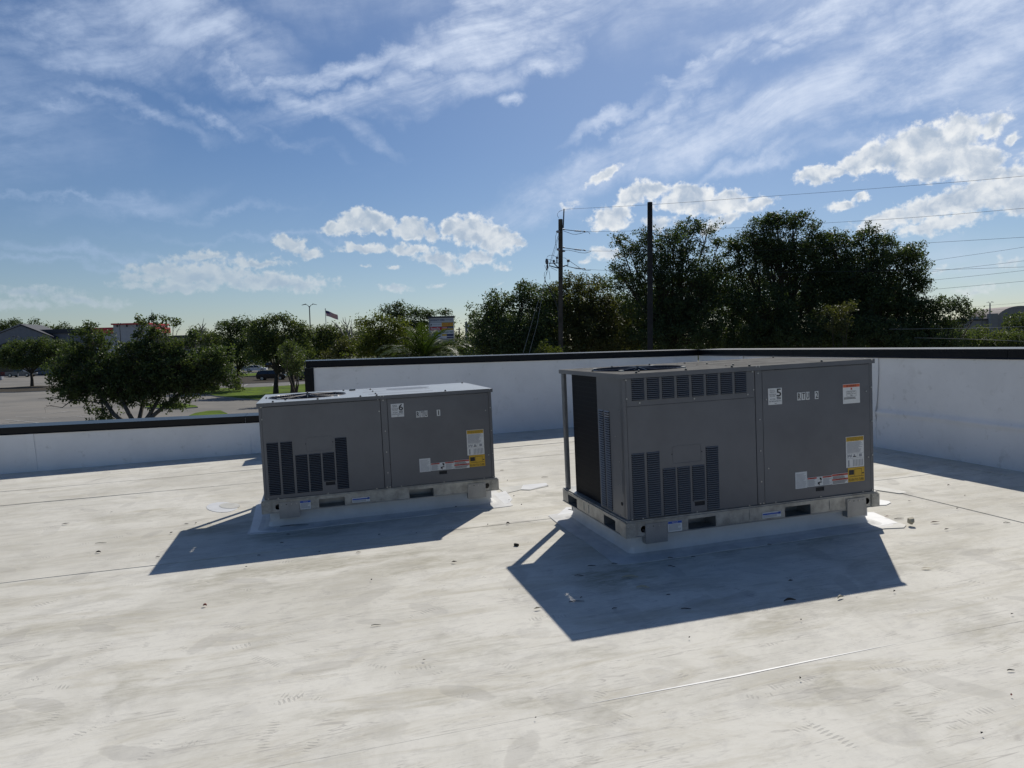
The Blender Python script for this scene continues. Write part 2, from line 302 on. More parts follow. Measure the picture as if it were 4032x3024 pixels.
        c = mixc(t, mth(t, 'MULTIPLY', mth(t, 'MULTIPLY', a, ms), k), c, (.34, .32, .29))
    scuff(.5, 1.1, .46, .6); scuff(2.2, 1.6, .48, .55); scuff(-.2, 2.4, .48, .35); scuff(1.2, 3.4, .5, .4); scuff(2.8, 4.2, .5, .35)
    t.links.new(c, b.inputs['Base Color']); b.inputs['Roughness'].default_value = .8; b.inputs['Specular IOR Level'].default_value = .15
    bp = nd(t, 'ShaderNodeBump'); bp.inputs['Strength'].default_value = .5; bp.inputs['Distance'].default_value = .012
    hh = mth(t, 'ADD', hgt, mth(t, 'MULTIPLY', fin, .06)); t.links.new(hh, bp.inputs['Height']); t.links.new(bp.outputs[0], b.inputs['Normal'])
    MATS['membrane'] = m
membrane()
def wallmat():
    m = bpy.data.materials.new('wall_membrane'); m.use_nodes = True; t = m.node_tree; b = t.nodes['Principled BSDF']
    v = nd(t, 'ShaderNodeTexCoord').outputs['Object']
    n = noise(t, v, 1.2, 6, .65); n2 = noise(t, v, 9, 5, .6)
    c = mixc(t, smooth(t, n, .35, .7), (.80, .795, .785), (.72, .715, .705)); c = mixc(t, mth(t, 'MULTIPLY', smooth(t, n2, .60, .72), .4), c, (.48, .47, .44)); n3 = noise(t, v, 3.1, 8, .72, .5); c = mixc(t, mth(t, 'MULTIPLY', smooth(t, n3, .56, .68), .3), c, (.58, .57, .55))
    t.links.new(c, b.inputs['Base Color']); b.inputs['Roughness'].default_value = .5
    bp = nd(t, 'ShaderNodeBump'); bp.inputs['Strength'].default_value = .35; bp.inputs['Distance'].default_value = .03; t.links.new(n, bp.inputs['Height']); t.links.new(bp.outputs[0], b.inputs['Normal'])
    MATS['wall_membrane'] = m
wallmat()
# ------------------------------------------------------------------ mesh helpers
class MB:
    def __init__(s): s.v = []; s.f = []; s.m = []; s.names = []
    def mi(s, name):
        if name not in s.names: s.names.append(name)
        return s.names.index(name)
    def add(s, vs, fs, m):
        o = len(s.v); s.v += [tuple(x) for x in vs]; k = s.mi(m)
        for f in fs: s.f.append(tuple(o + i for i in f)); s.m.append(k)
    def box(s, a, b, m):
        (x0, y0, z0), (x1, y1, z1) = a, b
        s.add([(x0,y0,z0),(x1,y0,z0),(x1,y1,z0),(x0,y1,z0),(x0,y0,z1),(x1,y0,z1),(x1,y1,z1),(x0,y1,z1)],
              [(0,3,2,1),(4,5,6,7),(0,1,5,4),(1,2,6,5),(2,3,7,6),(3,0,4,7)], m)
    def tube(s, pts, rad, m, n=6, cap=True):
        pts = [Vector(p) for p in pts]; k = len(pts); vs = []; fs = []
        if isinstance(rad, (int, float)): rad = [rad] * k
        for i, p in enumerate(pts):
            d = (pts[min(i + 1, k - 1)] - pts[max(i - 1, 0)]).normalized()
            a = d.cross(Vector((0, 0, 1)) if abs(d.z) < .9 else Vector((1, 0, 0))).normalized(); b = d.cross(a)
            for j in range(n):
                t = 2 * math.pi * j / n; vs.append(p + (a * math.cos(t) + b * math.sin(t)) * rad[i])
        for i in range(k - 1):
            for j in range(n): fs.append((i*n+j, i*n+(j+1)%n, (i+1)*n+(j+1)%n, (i+1)*n+j))
        if cap: fs.append(tuple(range(n))[::-1]); fs.append(tuple((k-1)*n+j for j in range(n)))
        s.add(vs, fs, m)
    def prism(s, poly, z0, z1, m, side=None):
        n = len(poly); vs = [(x, y, z0) for x, y in poly] + [(x, y, z1) for x, y in poly]
        s.add(vs, [tuple(range(n, 2*n)), tuple(range(n))[::-1]], m)
        s.add(vs, [(i, (i+1)%n, n+(i+1)%n, n+i) for i in range(n)], side or m)
    def build(s, name, parent=None, smooth=False, M=None, **k):
        me = bpy.data.meshes.new(name); me.from_pydata(s.v, [], s.f); me.update()
        for nm in s.names: me.materials.append(MATS[nm])
        me.polygons.foreach_set('material_index', s.m)
        if smooth: me.polygons.foreach_set('use_smooth', [True] * len(s.f))
        return link(name, me, parent, M, **k)
def link(name, me, parent=None, M=None, **k):
    o = bpy.data.objects.new(name, me); C.objects.link(o)
    if parent is not None: o.parent = parent
    if M is not None: o.matrix_world = M
    for a, b in k.items(): o[a] = b
    return o
def thing(name, label, cat, M=None, group=None):
    o = bpy.data.objects.new(name, None); C.objects.link(o); o.empty_display_size = .1
    if M is not None: o.matrix_world = M if isinstance(M, Matrix) else Matrix.Translation(M)
    o['label'] = label; o['category'] = cat
    if group: o['group'] = group
    return o
def tag(o, label, cat, group=None):
    o['label'] = label; o['category'] = cat
    if group: o['group'] = group
    return o
def text_mesh(s, size=1.0, align='LEFT'):
    cu = bpy.data.curves.new('lettering', 'FONT'); cu.body = s; cu.size = size; cu.align_x = align; cu.resolution_u = 2
    o = bpy.data.objects.new('lettering', cu); C.objects.link(o)
    dg = bpy.context.evaluated_depsgraph_get(); me = bpy.data.meshes.new_from_object(o.evaluated_get(dg))
    vs = [tuple(v.co) for v in me.vertices]; fs = [tuple(p.vertices) for p in me.polygons]
    bpy.data.objects.remove(o); bpy.data.meshes.remove(me); bpy.data.curves.remove(cu)
    return vs, fs
_tc = {}
def put_text(mb, s, x0, z0, w_, h_, y, m, bold=0.0):
    """lettering in the xz plane (facing -y), fitted to a box w_ x h_"""
    if s not in _tc: _tc[s] = text_mesh(s)
    vs, fs = _tc[s]
    if not vs: return
    xs = [v[0] for v in vs]; ys = [v[1] for v in vs]; ax, bx, ay, by = min(xs), max(xs), min(ys), max(ys)
    for k, (ox, oz) in enumerate(((0, 0), (bold, 0), (0, bold))[:3 if bold else 1]):
        mb.add([(x0 + ox + (v[0]-ax)/(bx-ax)*w_, y - .0004*k, z0 + oz + (v[1]-ay)/max(by-ay, 1e-6)*h_) for v in vs], fs, m)
def panel(mb, x0, x1, z0, z1, y, th, holes, m, circ=()):
    """front sheet (facing -y) with rectangular openings and round ones, thickness th"""
    allh = [(a, b, c, d, None) for a, b, c, d in holes] + [(x - r*1.25, x + r*1.25, z - r*1.25, z + r*1.25, (x, z, r)) for x, z, r in circ]
    xs = sorted({x0, x1, *[h[0] for h in allh], *[h[1] for h in allh]}); zs = sorted({z0, z1, *[h[2] for h in allh], *[h[3] for h in allh]})
    for i in range(len(xs) - 1):
        for j in range(len(zs) - 1):
            cx, cz = (xs[i] + xs[i+1]) / 2, (zs[j] + zs[j+1]) / 2
            if any(h[0] < cx < h[1] and h[2] < cz < h[3] for h in allh): continue
            for yy, o in ((y, 1), (y + th, -1)):
                q = [(xs[i], yy, zs[j]), (xs[i+1], yy, zs[j]), (xs[i+1], yy, zs[j+1]), (xs[i], yy, zs[j+1])]
                mb.add(q, [(0, 1, 2, 3)] if o > 0 else [(3, 2, 1, 0)], m)
    for (a, b, c, d, ci) in allh + [(x0, x1, z0, z1, None)]:
        if ci is None:
            q = [(a, y, c), (b, y, c), (b, y, d), (a, y, d)]; q2 = [(p[0], y + th, p[2]) for p in q]
            mb.add(q + q2, [(k, (k+1)%4, 4+(k+1)%4, 4+k) for k in range(4)], m)
        else:
            n = 24; cx, cz, r = ci; ou, inn = [], []
            for k in range(n):
                t = 2*math.pi*(k+.5)/n; ca, sa = math.cos(t), math.sin(t); s = (r*1.25) / max(abs(ca), abs(sa))
                ou.append((cx + ca*s, cz + sa*s)); inn.append((cx + ca*r, cz + sa*r))
            # square corners are closed by exact corner points
            for yy in (y, y + th):
                mb.add([(p[0], yy, p[1]) for p in ou] + [(p[0], yy, p[1]) for p in inn], [(k, (k+1)%n, n+(k+1)%n, n+k) for k in range(n)], m)
                for sx in (a, b):
                    for sz in (c, d):
                        near = sorted(range(n), key=lambda k: (ou[k][0]-sx)**2 + (ou[k][1]-sz)**2)[:2]
                        mb.add([(ou[near[0]][0], yy, ou[near[0]][1]), (ou[near[1]][0], yy, ou[near[1]][1]), (sx, yy, sz)], [(0, 1, 2)], m)
            mb.add([(p[0], y, p[1]) for p in inn] + [(p[0], y + th, p[1]) for p in inn], [(k, (k+1)%n, n+(k+1)%n, n+k) for k in range(n)], m)
# frames of reference
MROOF = Matrix.Translation((0, 0, EYE - HC)) @ (Matrix.Rotation(TX, 4, 'X') @ Matrix.Rotation(TY, 4, 'Y')) @ Matrix.Rotation(PSI, 4, 'Z')
MWALL = Matrix.Translation((0, 0, EYE)) @ Matrix.Rotation(PSI, 4, 'Z')
MRI = MROOF.inverted()
def roofpt(u, v):
    o = MRI @ EYEP; d = MRI.to_3x3() @ ray(u, v); t = -o.z / d.z; return o + d * t
def gz(x): return .01 * max(0., min(240., -x - 10.))
def gp(u, v):
    d = ray(u, v); t = EYE / max(1e-4, -d.z)
    for _ in range(60):
        p = EYEP + d * t; t = (EYE - gz(p.x)) / -d.z * .5 + t * .5
    p = EYEP + d * t; return Vector((p.x, p.y, gz(p.x)))
# ================================================================== SETTING
# ground
mb = MB(); X = [-3000, -250, -170, -100, -10, 60, 400, 3000]; Y = [-600, -5, 60, 150, 500, 4000]
vs = [(x, y, gz(x) - .02) for y in Y for x in X]
mb.add(vs, [(j*8+i, j*8+i+1, (j+1)*8+i+1, (j+1)*8+i) for j in range(5) for i in range(7)], 'ground')
mb.build('ground', kind='structure')
def gsheet(pix, z, m, name, edge=None, **k):
    pts = [gp(u, v) for u, v in pix]; mb = MB()
    # fan in strips so the sheet follows the rise of the ground
    n = len(pts); low = [(p.x, p.y, p.z - .05) for p in pts]; top = [(p.x, p.y, p.z + z) for p in pts]
    mb.add(top + low, [tuple(range(n))], m); mb.add(top + low, [(i, (i+1)%n, n+(i+1)%n, n+i)[::-1] for i in range(n)], edge or m)
    me = mb.build(name, **k); return me
# asphalt lot: a grid that follows the rise
mb = MB(); X = [-210, -150, -100, -60, -30, -10, 25, 60]; Y = [14, 40, 70, 100, 130, 175]
mb.add([(x, y, gz(x)) for y in Y for x in X], [(j*8+i, j*8+i+1, (j+1)*8+i+1, (j+1)*8+i) for j in range(5) for i in range(7)], 'asphalt')
mb.build('parking_lot', kind='structure')
# ---- the roof and the building it belongs to
T0, T1, B0, B1 = -13.0, 6.9, -7.0, 10.9
roof = MB(); roof.box((T0, B0, -.30), (T1, B1, -.012), 'membrane'); roof = roof.build('roof', M=MROOF, kind='structure')
# sheets of membrane, each lapping 5 mm over the next; a fold of fine waviness along the laps
seams = [B0, -3.1, -.3, 2.48, 5.24, 8.145, 9.06, 10.75]
def sheet(a0, a1, b0, b1, lap, name='membrane_sheet'):
    mb = MB(); n = max(2, int((a1 - a0) / .35)); top, bot = [], []
    for i in range(n + 1):
        a = a0 + (a1 - a0) * i / n
        wob = .006 * math.sin(a * 2.3 + b0) + .004 * math.sin(a * 5.1 + 2*b0)
        lift = (-.0003 if b0 < 4 else .0022) + (.0002 if b0 < 4 else .0008) * math.sin(a * 1.7 + b0 * 3) + (.0006 if b0 < 4 else .0022) * max(0, math.sin(a*.9 + b0*2)) ** 6
        top.append((a, b0 + wob, lift if lap else .001)); bot.append((a, b0 + wob, -.011))
    mid = [(a0 + (a1 - a0) * i / n, b0 + .12, .0003 if b0 < 4 else .0012) for i in range(n + 1)]; far = [(a0 + (a1 - a0) * i / n, b1 + .02, -.0006) for i in range(n + 1)]
    vs = bot + top + mid + far; k = n + 1
    for r in range(3): mb.add([], [], 'membrane')
    mb.add(vs, [(r*k+i, r*k+i+1, (r+1)*k+i+1, (r+1)*k+i) for r in range(3) for i in range(n)], 'membrane')
    o = mb.build(name, roof); return o
for i in range(len(seams) - 1):
    sheet(T0, 5.95 if seams[i] >= 5.2 else 6.30, seams[i], seams[i+1], True)
# perimeter sheet along the right wall, lapped over the field sheets
def flat(a0, a1, b0, b1, z, m='membrane', name='membrane_sheet', rr=0, skew=0, M=None):
    pts = []
    if rr:
        for cx, cy, t0 in ((a1-rr, b0+rr, -90), (a1-rr, b1-rr, 0), (a0+rr, b1-rr, 90), (a0+rr, b0+rr, 180)):
            for k in range(6): t = R(t0 + 18*k); pts.append((cx + rr*math.cos(t), cy + rr*math.sin(t)))
    else: pts = [(a0, b0), (a1, b0), (a1, b1), (a0, b1)]
    if skew: cx, cy = (a0+a1)/2, (b0+b1)/2; pts = [(cx+(x-cx)*math.cos(skew)-(y-cy)*math.sin(skew), cy+(x-cx)*math.sin(skew)+(y-cy)*math.cos(skew)) for x, y in pts]
    mb = MB(); mb.prism(pts, z - .012, z, m); return mb.build(name, roof)
flat(5.94, 6.30, 4.88, 10.7, .0055); flat(4.65, 6.30, -1.0, 4.875, .0045)
mb = MB()  # thin white strip along the front seam, tapering at both ends
pts = [roofpt(u, v) for u, v in ((2330, 2770), (2600, 2718), (2900, 2662), (3200, 2600), (3530, 2535))]
for i in range(4):
    p, q = pts[i], pts[i+1]; w0 = (.0008, .004, .0055, .004, .0008)[i]; w1 = (.0008, .004, .0055, .004, .0008)[i+1]
    mb.add([(p.x, p.y - w0, .0010), (q.x, q.y - w1, .0010), (q.x, q.y + w1, .0009), (p.x, p.y + w0, .0009)], [(0, 1, 2, 3)], 'patch_white')
mb.build('seam_strip', roof)
# patches of newer membrane
def pp(u, v): p = roofpt(u, v); return p.x, p.y
def patch(pix, m, z, name='membrane_patch'):
    pts = [pp(*q) for q in pix]; mb = MB(); z = .001 + z*.45; mb.prism(pts[::-1] if sum((pts[i-1][0]*pts[i][1]-pts[i][0]*pts[i-1][1]) for i in range(len(pts))) < 0 else pts, z - .01, z, m); return mb.build(name, roof)
def oval(cu, cv, ru, rv, n=20): return [(cu + ru*math.cos(2*math.pi*k/n), cv + rv*math.sin(2*math.pi*k/n)) for k in range(n)]
patch(oval(875, 1998, 62, 20), 'patch_white', .005); patch(oval(905, 1993, 42, 11), 'patch_old', .010)
patch([(3437, 1915), (3560, 1936), (3572, 1943), (3540, 1945), (3437, 1930)], 'patch_old', .013)
patch([(3436, 1965), (3500, 1975), (3508, 1981), (3490, 1990), (3436, 1992)], 'patch_white', .009)
patch([(3380, 2085), (3536, 2062), (3440, 2020), (3400, 2020)], 'patch_white', .013)
patch([(3400, 2087), (3560, 2080), (3568, 2070), (3450, 2030), (3400, 2030)], 'patch_old', .0105)
patch([(1948, 2000), (2005, 1982), (2018, 1968), (1990, 1935), (1948, 1948)], 'patch_white', .012)
patch([(1960, 1922), (2105, 1907), (2160, 1915), (2085, 1932), (2050, 1930), (1990, 1945)], 'patch_old', .009)
patch([(2050, 1930), (2060, 1912), (2150, 1904), (2158, 1912), (2090, 1930)], 'patch_white', .014)
patch([(2195, 2030), (2240, 2050), (2330, 2040), (2290, 2000), (2230, 2000)], 'patch_white', .0115)
patch([(984, 2100), (1010, 1988), (1080, 1986), (1090, 2096)], 'patch_white', .0125)
# ---- parapet walls, level on top
def wall(name, label, axis, s0, s1, ztop, thick, dz=.098, bulge=None, endcap=False):
    """axis 'A': runs along a at b=10.545; 'B': runs along b at a=6.188"""
    t = thing(name, label, 'parapet wall', MWALL)
    n = int((s1 - s0) / .12); zs = [-1.95, -1.5, -1.42, -1.36, -1.3, -1.2, -1.05, -.96, -.93, -.91, -.89, -.87, -.85, -.83, -.80, -.76, -.7, -.6, -.5, -.4, -.3, ztop - .02]
    zs = [z for z in zs if z < ztop - .03] + [ztop - .02]
    mb = MB(); vs = []
    for z in zs:
        for i in range(n + 1):
            s = s0 + (s1 - s0) * i / n
            o = .004 * math.sin(s*1.9 + z*3) + .003*math.sin(s*4.3 - z*5)
            if bulge is not None: o += .022 * math.exp(-((z - bulge - .012*math.sin(s*1.3)) / .022) ** 2) + (.008 if z < bulge else 0)
            vs.append((s, 10.545 - o, z) if axis == 'A' else (6.188 - o, s, z))
    k = n + 1; fs = [(r*k+i, r*k+i+1, (r+1)*k+i+1, (r+1)*k+i) for r in range(len(zs)-1) for i in range(n)]
    if axis == 'B': fs = [f[::-1] for f in fs]
    mb.add(vs, fs, 'wall_membrane'); mb.build('wall_membrane', t, smooth=True)
    mb = MB()
    if axis == 'A': mb.box((s0 + .004, 10.556, -2.3), (s1 - .004, 10.545 + thick - .02, ztop - .012), 'stucco_white')
    else: mb.box((6.199, s0, -2.3), (6.188 + thick - .02, s1, ztop - .012), 'stucco_white')
    mb.build('wall_core', t)
    for s in ([1.4, 4.2] if (axis == 'A' and s0 > -1) else [-9.6, -6.6, -3.55, -.9] if axis == 'A' else [9.3, 6.70, 3.7, .7]):
        mb = MB(); zb2 = zs[0]; zt2 = ztop - dz; m_ = 14
        vs = []
        for q_ in range(m_ + 1):
            z = zb2 + (zt2 - zb2)*q_/m_; sw = .012*math.sin(z*5 + s); o = .0105 + .004*math.sin(z*7 + s) + (.022 * math.exp(-((z - bulge - .012*math.sin(s*1.3)) / .022) ** 2) + (.008 if z < bulge else 0) if bulge is not None else 0)
            for (ds, dd) in ((-.05, -.004), (.045, 0), (.047, -.008)): vs.append((s + ds + sw, 10.545 - o - dd, z) if axis == 'A' else (6.188 - o - dd, s - ds + sw, z))
        mb.add(vs, [(3*a_+b_, 3*a_+b_+1, 3*a_+b_+4, 3*a_+b_+3) for a_ in range(m_) for b_ in range(2)], 'wall_membrane'); mb.build('seam_lap', t, smooth=False)
    # coping: folded metal lengths of 3 m with butt joints
    c = s0
    while c < s1 - .01:
        e = min(c + 3.02, s1); g = .0035 if e < s1 else 0; mb = MB(); fr = 10.531 if axis == 'A' else 6.174; bk = fr + thick + .02
        prof = [(fr, ztop - dz), (fr - .006, ztop - dz + .008), (fr, ztop - dz + .016), (fr, ztop - .004), (fr + .004, ztop), (bk - .004, ztop + .008), (bk, ztop + .002), (bk, ztop - dz)]
        inn = [(x + (.01 if i < 4 else (-.01 if i > 5 else 0)), z - (.01 if 3 < i < 6 else 0)) for i, (x, z) in enumerate(prof)]
        ring = prof + inn[::-1]; nn = len(ring)
        pv = [((c, x, z) if axis == 'A' else (x, c, z)) for x, z in ring] + [((e - g, x, z) if axis == 'A' else (x, e - g, z)) for x, z in ring]
        fs = [(i, (i+1)%nn, nn+(i+1)%nn, nn+i) for i in range(nn)] + [tuple(range(nn)), tuple(range(nn, 2*nn))]
        mb.add(pv, fs, 'coping'); mb.build('coping', t); c = e
    return t
t = wall('parapet_wall', 'low white parapet wall with black metal coping along the left edge of the roof', 'A', T0, -.104, -.889, .42)
t = wall('parapet_wall', 'tall white parapet wall with black coping behind the two rooftop units', 'A', -.084, 6.1735, -.145, .42)
mb = MB(); mb.box((-.101, 10.526, -1.95), (.022, 10.985, -.247), 'coping'); mb.box((-.104, 10.523, -1.95), (-.096, 10.99, -.160), 'coping'); mb.build('end_trim', t)
wall('parapet_wall', 'white parapet wall with black coping and a long wrinkle on the right side of the roof', 'B', -7.0, 10.5305, -.1455, .42, bulge=-.868)
# small dark shadowed notch: rake end of the low wall
bd = thing('store_building', 'single storey building below the white roof that carries the two rooftop units', 'building', MWALL)
mb = MB(); mb.box((T0, B0, -EYE), (T1 - .3, 10.93, -2.31), 'stucco_white'); mb.build('wall', bd)
# ================================================================== ROOFTOP UNITS
W, D, RB, RT = 1.889, 1.1405, .1327, .2305
def sheetlabel(par, x0, x1, z0, z1, fn, name='label', base='label_white', tilt=0, y=-.0045):
    mb = MB(); mb.box((x0, y, z0), (x1, y + .0012, z1), base)
    def bx(a, b, c, d, m): mb.box((x0 + a*(x1-x0), y - .0006, z0 + c*(z1-z0)), (x0 + b*(x1-x0), y - .0001, z0 + d*(z1-z0)), m)
    def tx(s, a, b, c, d, m='label_black', bold=0): put_text(mb, s, x0 + a*(x1-x0), z0 + c*(z1-z0), (b-a)*(x1-x0), (d-c)*(z1-z0), y - .0012, m, bold)
    fn(bx, tx); o = mb.build(name, par)
    if tilt: o.rotation_euler = (0, tilt, 0)
    return o
def lines(bx, a, b, c, d, n, m='label_grey', gap=.5, seed=1):
    r = random.Random(seed)
    for i in range(n):
        z = c + (d - c) * (i + .2) / n; bx(a, a + (b - a) * r.uniform(.72, 1), z, z + (d - c) / n * gap, m)
_lm = {}
def louver_mesh(wd, hg, mt, cov=1.0):
    """one pressed louver: a hooded blade, open underneath, rounded ends"""
    key = (round(wd, 3), round(hg, 4), mt, cov)
    if key in _lm: return _lm[key]
    prof = [(0.0, 0.0), (-.0045, -.10*hg), (-.0085, -.32*hg*cov), (-.0095, -.62*hg*cov), (-.0070, -.66*hg*cov), (-.0020, -.30*hg*cov)]
    mb = MB(); vs = []; e = min(.006, wd*.1)
    for sx, k in ((0, .25), (e*.5, .75), (e, 1), (wd - e, 1), (wd - e*.5, .75), (wd, .25)):
        for (y, z) in prof: vs.append((sx, y*k, z*(.35+.65*k)))
    n = len(prof); fs = [(s*n+i, s*n+i+1, (s+1)*n+i+1, (s+1)*n+i)[::-1] for s in range(5) for i in range(n-1)]
    mb.add(vs, fs, mt); me = bpy.data.meshes.new('louver'); me.from_pydata(mb.v, [], mb.f); me.materials.append(MATS[mt]); me.update(); _lm[key] = me
    return me
def unit(label, a, b, H, big):
    M = MROOF @ Matrix.Translation((a, b, 0)); ZT = RT + H; dz = 0 if big else .028
    t = thing('rooftop_air_conditioner', label, 'air conditioner', M, 'packaged rooftop units on curbs')
    PT = 'paint'
    # base rails
    def rail(x0, x1, holes, circ, Mx, name='base_rail'):
        mb = MB(); panel(mb, x0, x1, RB, RT - .002, 0, .003, holes, 'galv', circ)
        mb.box((x0, .003, RB), (x1, .05, RB + .003), 'galv'); mb.box((x0, -.004, RT - .006), (x1, .03, RT - .002), 'galv')
        mb.box((x0, -.005, RB - .002), (x1, .002, RB + .003), 'galv_post')
        for h in holes:   # pressed lip round each fork pocket and its shadowed tunnel
            mb.box((h[0], .003, h[2] - .003), (h[1], .14, h[2]), 'galv_post'); mb.box((h[0], .003, h[3]), (h[1], .14, h[3] + .003), 'galv_post')
            mb.box((h[0] - .003, .003, h[2]), (h[0], .14, h[3]), 'galv_post'); mb.box((h[1], .003, h[2]), (h[1] + .003, .14, h[3]), 'galv_post')
            mb.box((h[0], .14, h[2]), (h[1], .143, h[3]), 'galv_post')
            mb.box((h[0] - .006, -.004, h[2] - .006), (h[1] + .006, -.0005, h[2] - .001), 'galv')
        for x in (x0 + .38*(x1-x0), x0 + .46*(x1-x0), x0 + .79*(x1-x0), x0 + .86*(x1-x0)):
            if not any(h[0] - .01 < x < h[1] + .01 for h in holes): mb.box((x, -.003, RB + .018), (x + .006, -.0003, RT - .02), 'galv')
        o = mb.build(name, t); o.matrix_local = Mx; return o
    zh0, zh1 = RB + .004, RT - .026
    rail(-.012, W + .012, [(.415, .617, zh0, zh1), (1.143, 1.347, zh0, zh1)], [(.100, .176, .022), (1.810, .176, .022)], Matrix.Translation((0, -.02, 0)))
    rail(-.012, W + .012, [(.415, .617, zh0, zh1), (1.143, 1.347, zh0, zh1)], [], Matrix.Translation((W, D + .02, 0)) @ Matrix.Rotation(math.pi, 4, 'Z'))
    rail(-.015, D + .015, [(.10, .29, zh0, zh1), (.80, .99, zh0, zh1)], [], Matrix.Translation((-.02, D, 0)) @ Matrix.Rotation(-math.pi/2, 4, 'Z'))
    rail(-.015, D + .015, [(.10, .29, zh0, zh1), (.80, .99, zh0, zh1)], [], Matrix.Translation((W + .02, 0, 0)) @ Matrix.Rotation(math.pi/2, 4, 'Z'))
    for x0, x1 in ((-.024, .044), (W - .044, W + .024)):          # corner plates with rivets
        mb = MB(); mb.box((x0, -.0255, RB - .003), (x1, -.0235, RT - .008), 'galv')
        xs_ = -.0255 if x0 < 0 else W + .0235; mb.box((xs_, -.0235, RB - .003), (xs_ + .002, .06, RT - .008), 'galv')
        for xx in (x0 + .014, x1 - .012):
            for zz in (RB + .018, RT - .026): mb.tube([(xx, -.0285, zz), (xx, -.0250, zz)], .004, 'screw', 8)
        mb.build('corner_plate', t)
    for i, (x0, x1) in enumerate(((.108, .262), (1.640, 1.797))):  # lifting brackets hanging below the rail
        mb = MB(); zb_ = RB - .052; mb.box((x0, -.0275, zb_), (x1, -.0245, RT - .022), 'galv_post')
        mb.box((x0, -.0245, zb_), (x0 + .003, .02, RT - .06), 'galv_post')
        for q, xx in enumerate((.018, .055, .095, .135)):
            mb.tube([(x0 + xx, -.0315 if q != 1 else -.0280, RT - .040), (x0 + xx, -.027, RT - .040)], .0042, 'screw' if q != 1 else 'dark', 8)
        mb.build('lifting_bracket', t)
    mb = MB(); mb.box((-.014, -.016, RT - .002), (W + .014, D + .016, RT + .006), 'galv'); mb.build('base_pan', t)
    # posts
    for (x0, x1, y0, y1, m) in ((.0, .019, -.001, .045, PT), (W - .024, W, -.001, .045, PT), (.0, .030, D - .058, D, 'galv_post'), (W - .05, W, D - .05, D, PT)):
        mb = MB()
        if m == 'galv_post':
            mb.box((x0, y0, RT + .006), (x0 + .006, y1, ZT - .026), m); mb.box((x0, y1 - .005, RT + .006), (x1, y1, ZT - .026), m); mb.box((x0 - .004, y0 + .016, RT + .006), (x0, y0 + .030, ZT - .026), m)
            mb.box((x0 + .006, y0, RT + .006), (x0 + .022, y0 + .005, ZT - .026), m)
        else: mb.box((x0, y0, RT + .006), (x1, y1, ZT - .026), m)
        mb.build('corner_post', t)
    # top cover with lip and fan opening
    fx, fy, fr = .375, .56, .315
    mb = MB(); o_ = .013
    n = 56; ou, inn = [], []; x0, x1, y0, y1 = fx - .36, fx + .36, fy - .36, fy + .36
    for k in range(n):
        th = 2*math.pi*(k+.5)/n; ca, sa = math.cos(th), math.sin(th); s = .36 / max(abs(ca), abs(sa)); ou.append((fx+ca*s, fy+sa*s)); inn.append((fx+ca*fr, fy+sa*fr))
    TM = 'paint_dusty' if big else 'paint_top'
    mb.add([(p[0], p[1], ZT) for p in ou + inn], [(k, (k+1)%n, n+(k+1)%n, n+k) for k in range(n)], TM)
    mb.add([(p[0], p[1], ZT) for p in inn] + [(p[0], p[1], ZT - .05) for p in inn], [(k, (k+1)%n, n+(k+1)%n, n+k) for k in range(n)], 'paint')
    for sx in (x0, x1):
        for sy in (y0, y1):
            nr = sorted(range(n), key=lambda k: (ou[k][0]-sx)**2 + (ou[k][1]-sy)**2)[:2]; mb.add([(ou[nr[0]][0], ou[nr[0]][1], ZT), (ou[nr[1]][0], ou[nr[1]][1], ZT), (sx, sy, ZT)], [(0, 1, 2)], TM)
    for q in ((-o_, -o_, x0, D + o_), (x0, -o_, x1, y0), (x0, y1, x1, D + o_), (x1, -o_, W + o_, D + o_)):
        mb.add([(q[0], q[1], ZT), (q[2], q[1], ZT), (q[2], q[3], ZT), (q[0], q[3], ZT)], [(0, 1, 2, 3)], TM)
    for (xa, ya, xb, yb) in ((-o_, -o_, W+o_, -o_ + .002), (-o_, D+o_-.002, W+o_, D+o_), (-o_, -o_+.002, -o_+.002, D+o_-.002), (W+o_-.002, -o_+.002, W+o_, D+o_-.002)):
        mb.box((xa, ya, ZT - .030), (xb, yb, ZT - .0004), PT)
    top = mb.build('top_cover', t)
    # raised stiffening ribs on the cover, standing a little proud
    mb = MB()
    for (u, v, wx, wy) in ((1.15, .22, .55, .018), (1.15, .56, .6, .018), (1.15, .90, .55, .018)):
        mb.add([(u - wx/2, v - wy, ZT + .0005), (u + wx/2, v - wy, ZT + .0005), (u + wx/2, v, ZT + .004), (u - wx/2, v, ZT + .004), (u + wx/2, v + wy, ZT + .0005), (u - wx/2, v + wy, ZT + .0005)], [(0, 1, 2, 3), (3, 2, 4, 5)], TM)
    mb.build('stiffening_rib', top)
    mb = MB()                                                    # bolts on the cover
    for (u, v) in ((.11, .03), (.455, .02), (.793, .02), (.925, .02), (.933, .222), (.938, .567), (.943, .903), (.20, .18), (.03, .56), (.37, 1.0), (.70, 1.02), (1.5, .03), (1.86, 1.06)):
        mb.tube([(u, v, ZT), (u, v, ZT + .008)], .008, 'label_black', 8); mb.tube([(u, v, ZT + .008), (u, v, ZT + .013)], .0045, 'screw', 6)
    if not big: mb.tube([(.78, .98, ZT), (.78, .98, ZT + .012)], .03, 'wire_black', 14)
    mb.build('cover_bolt', top, kind='stuff')
    if not big:
        mb = MB(); mb.prism([(1.28 + .20*math.cos(2*math.pi*k/40), .79 + .13*math.sin(2*math.pi*k/40)) for k in range(40)], ZT, ZT + .0016, 'paint'); mb.build('dark_oval', top)  # flat dark oval on the right half of the cover
    # fan guard: wire rings on radial wires, slightly domed
    mb = MB()
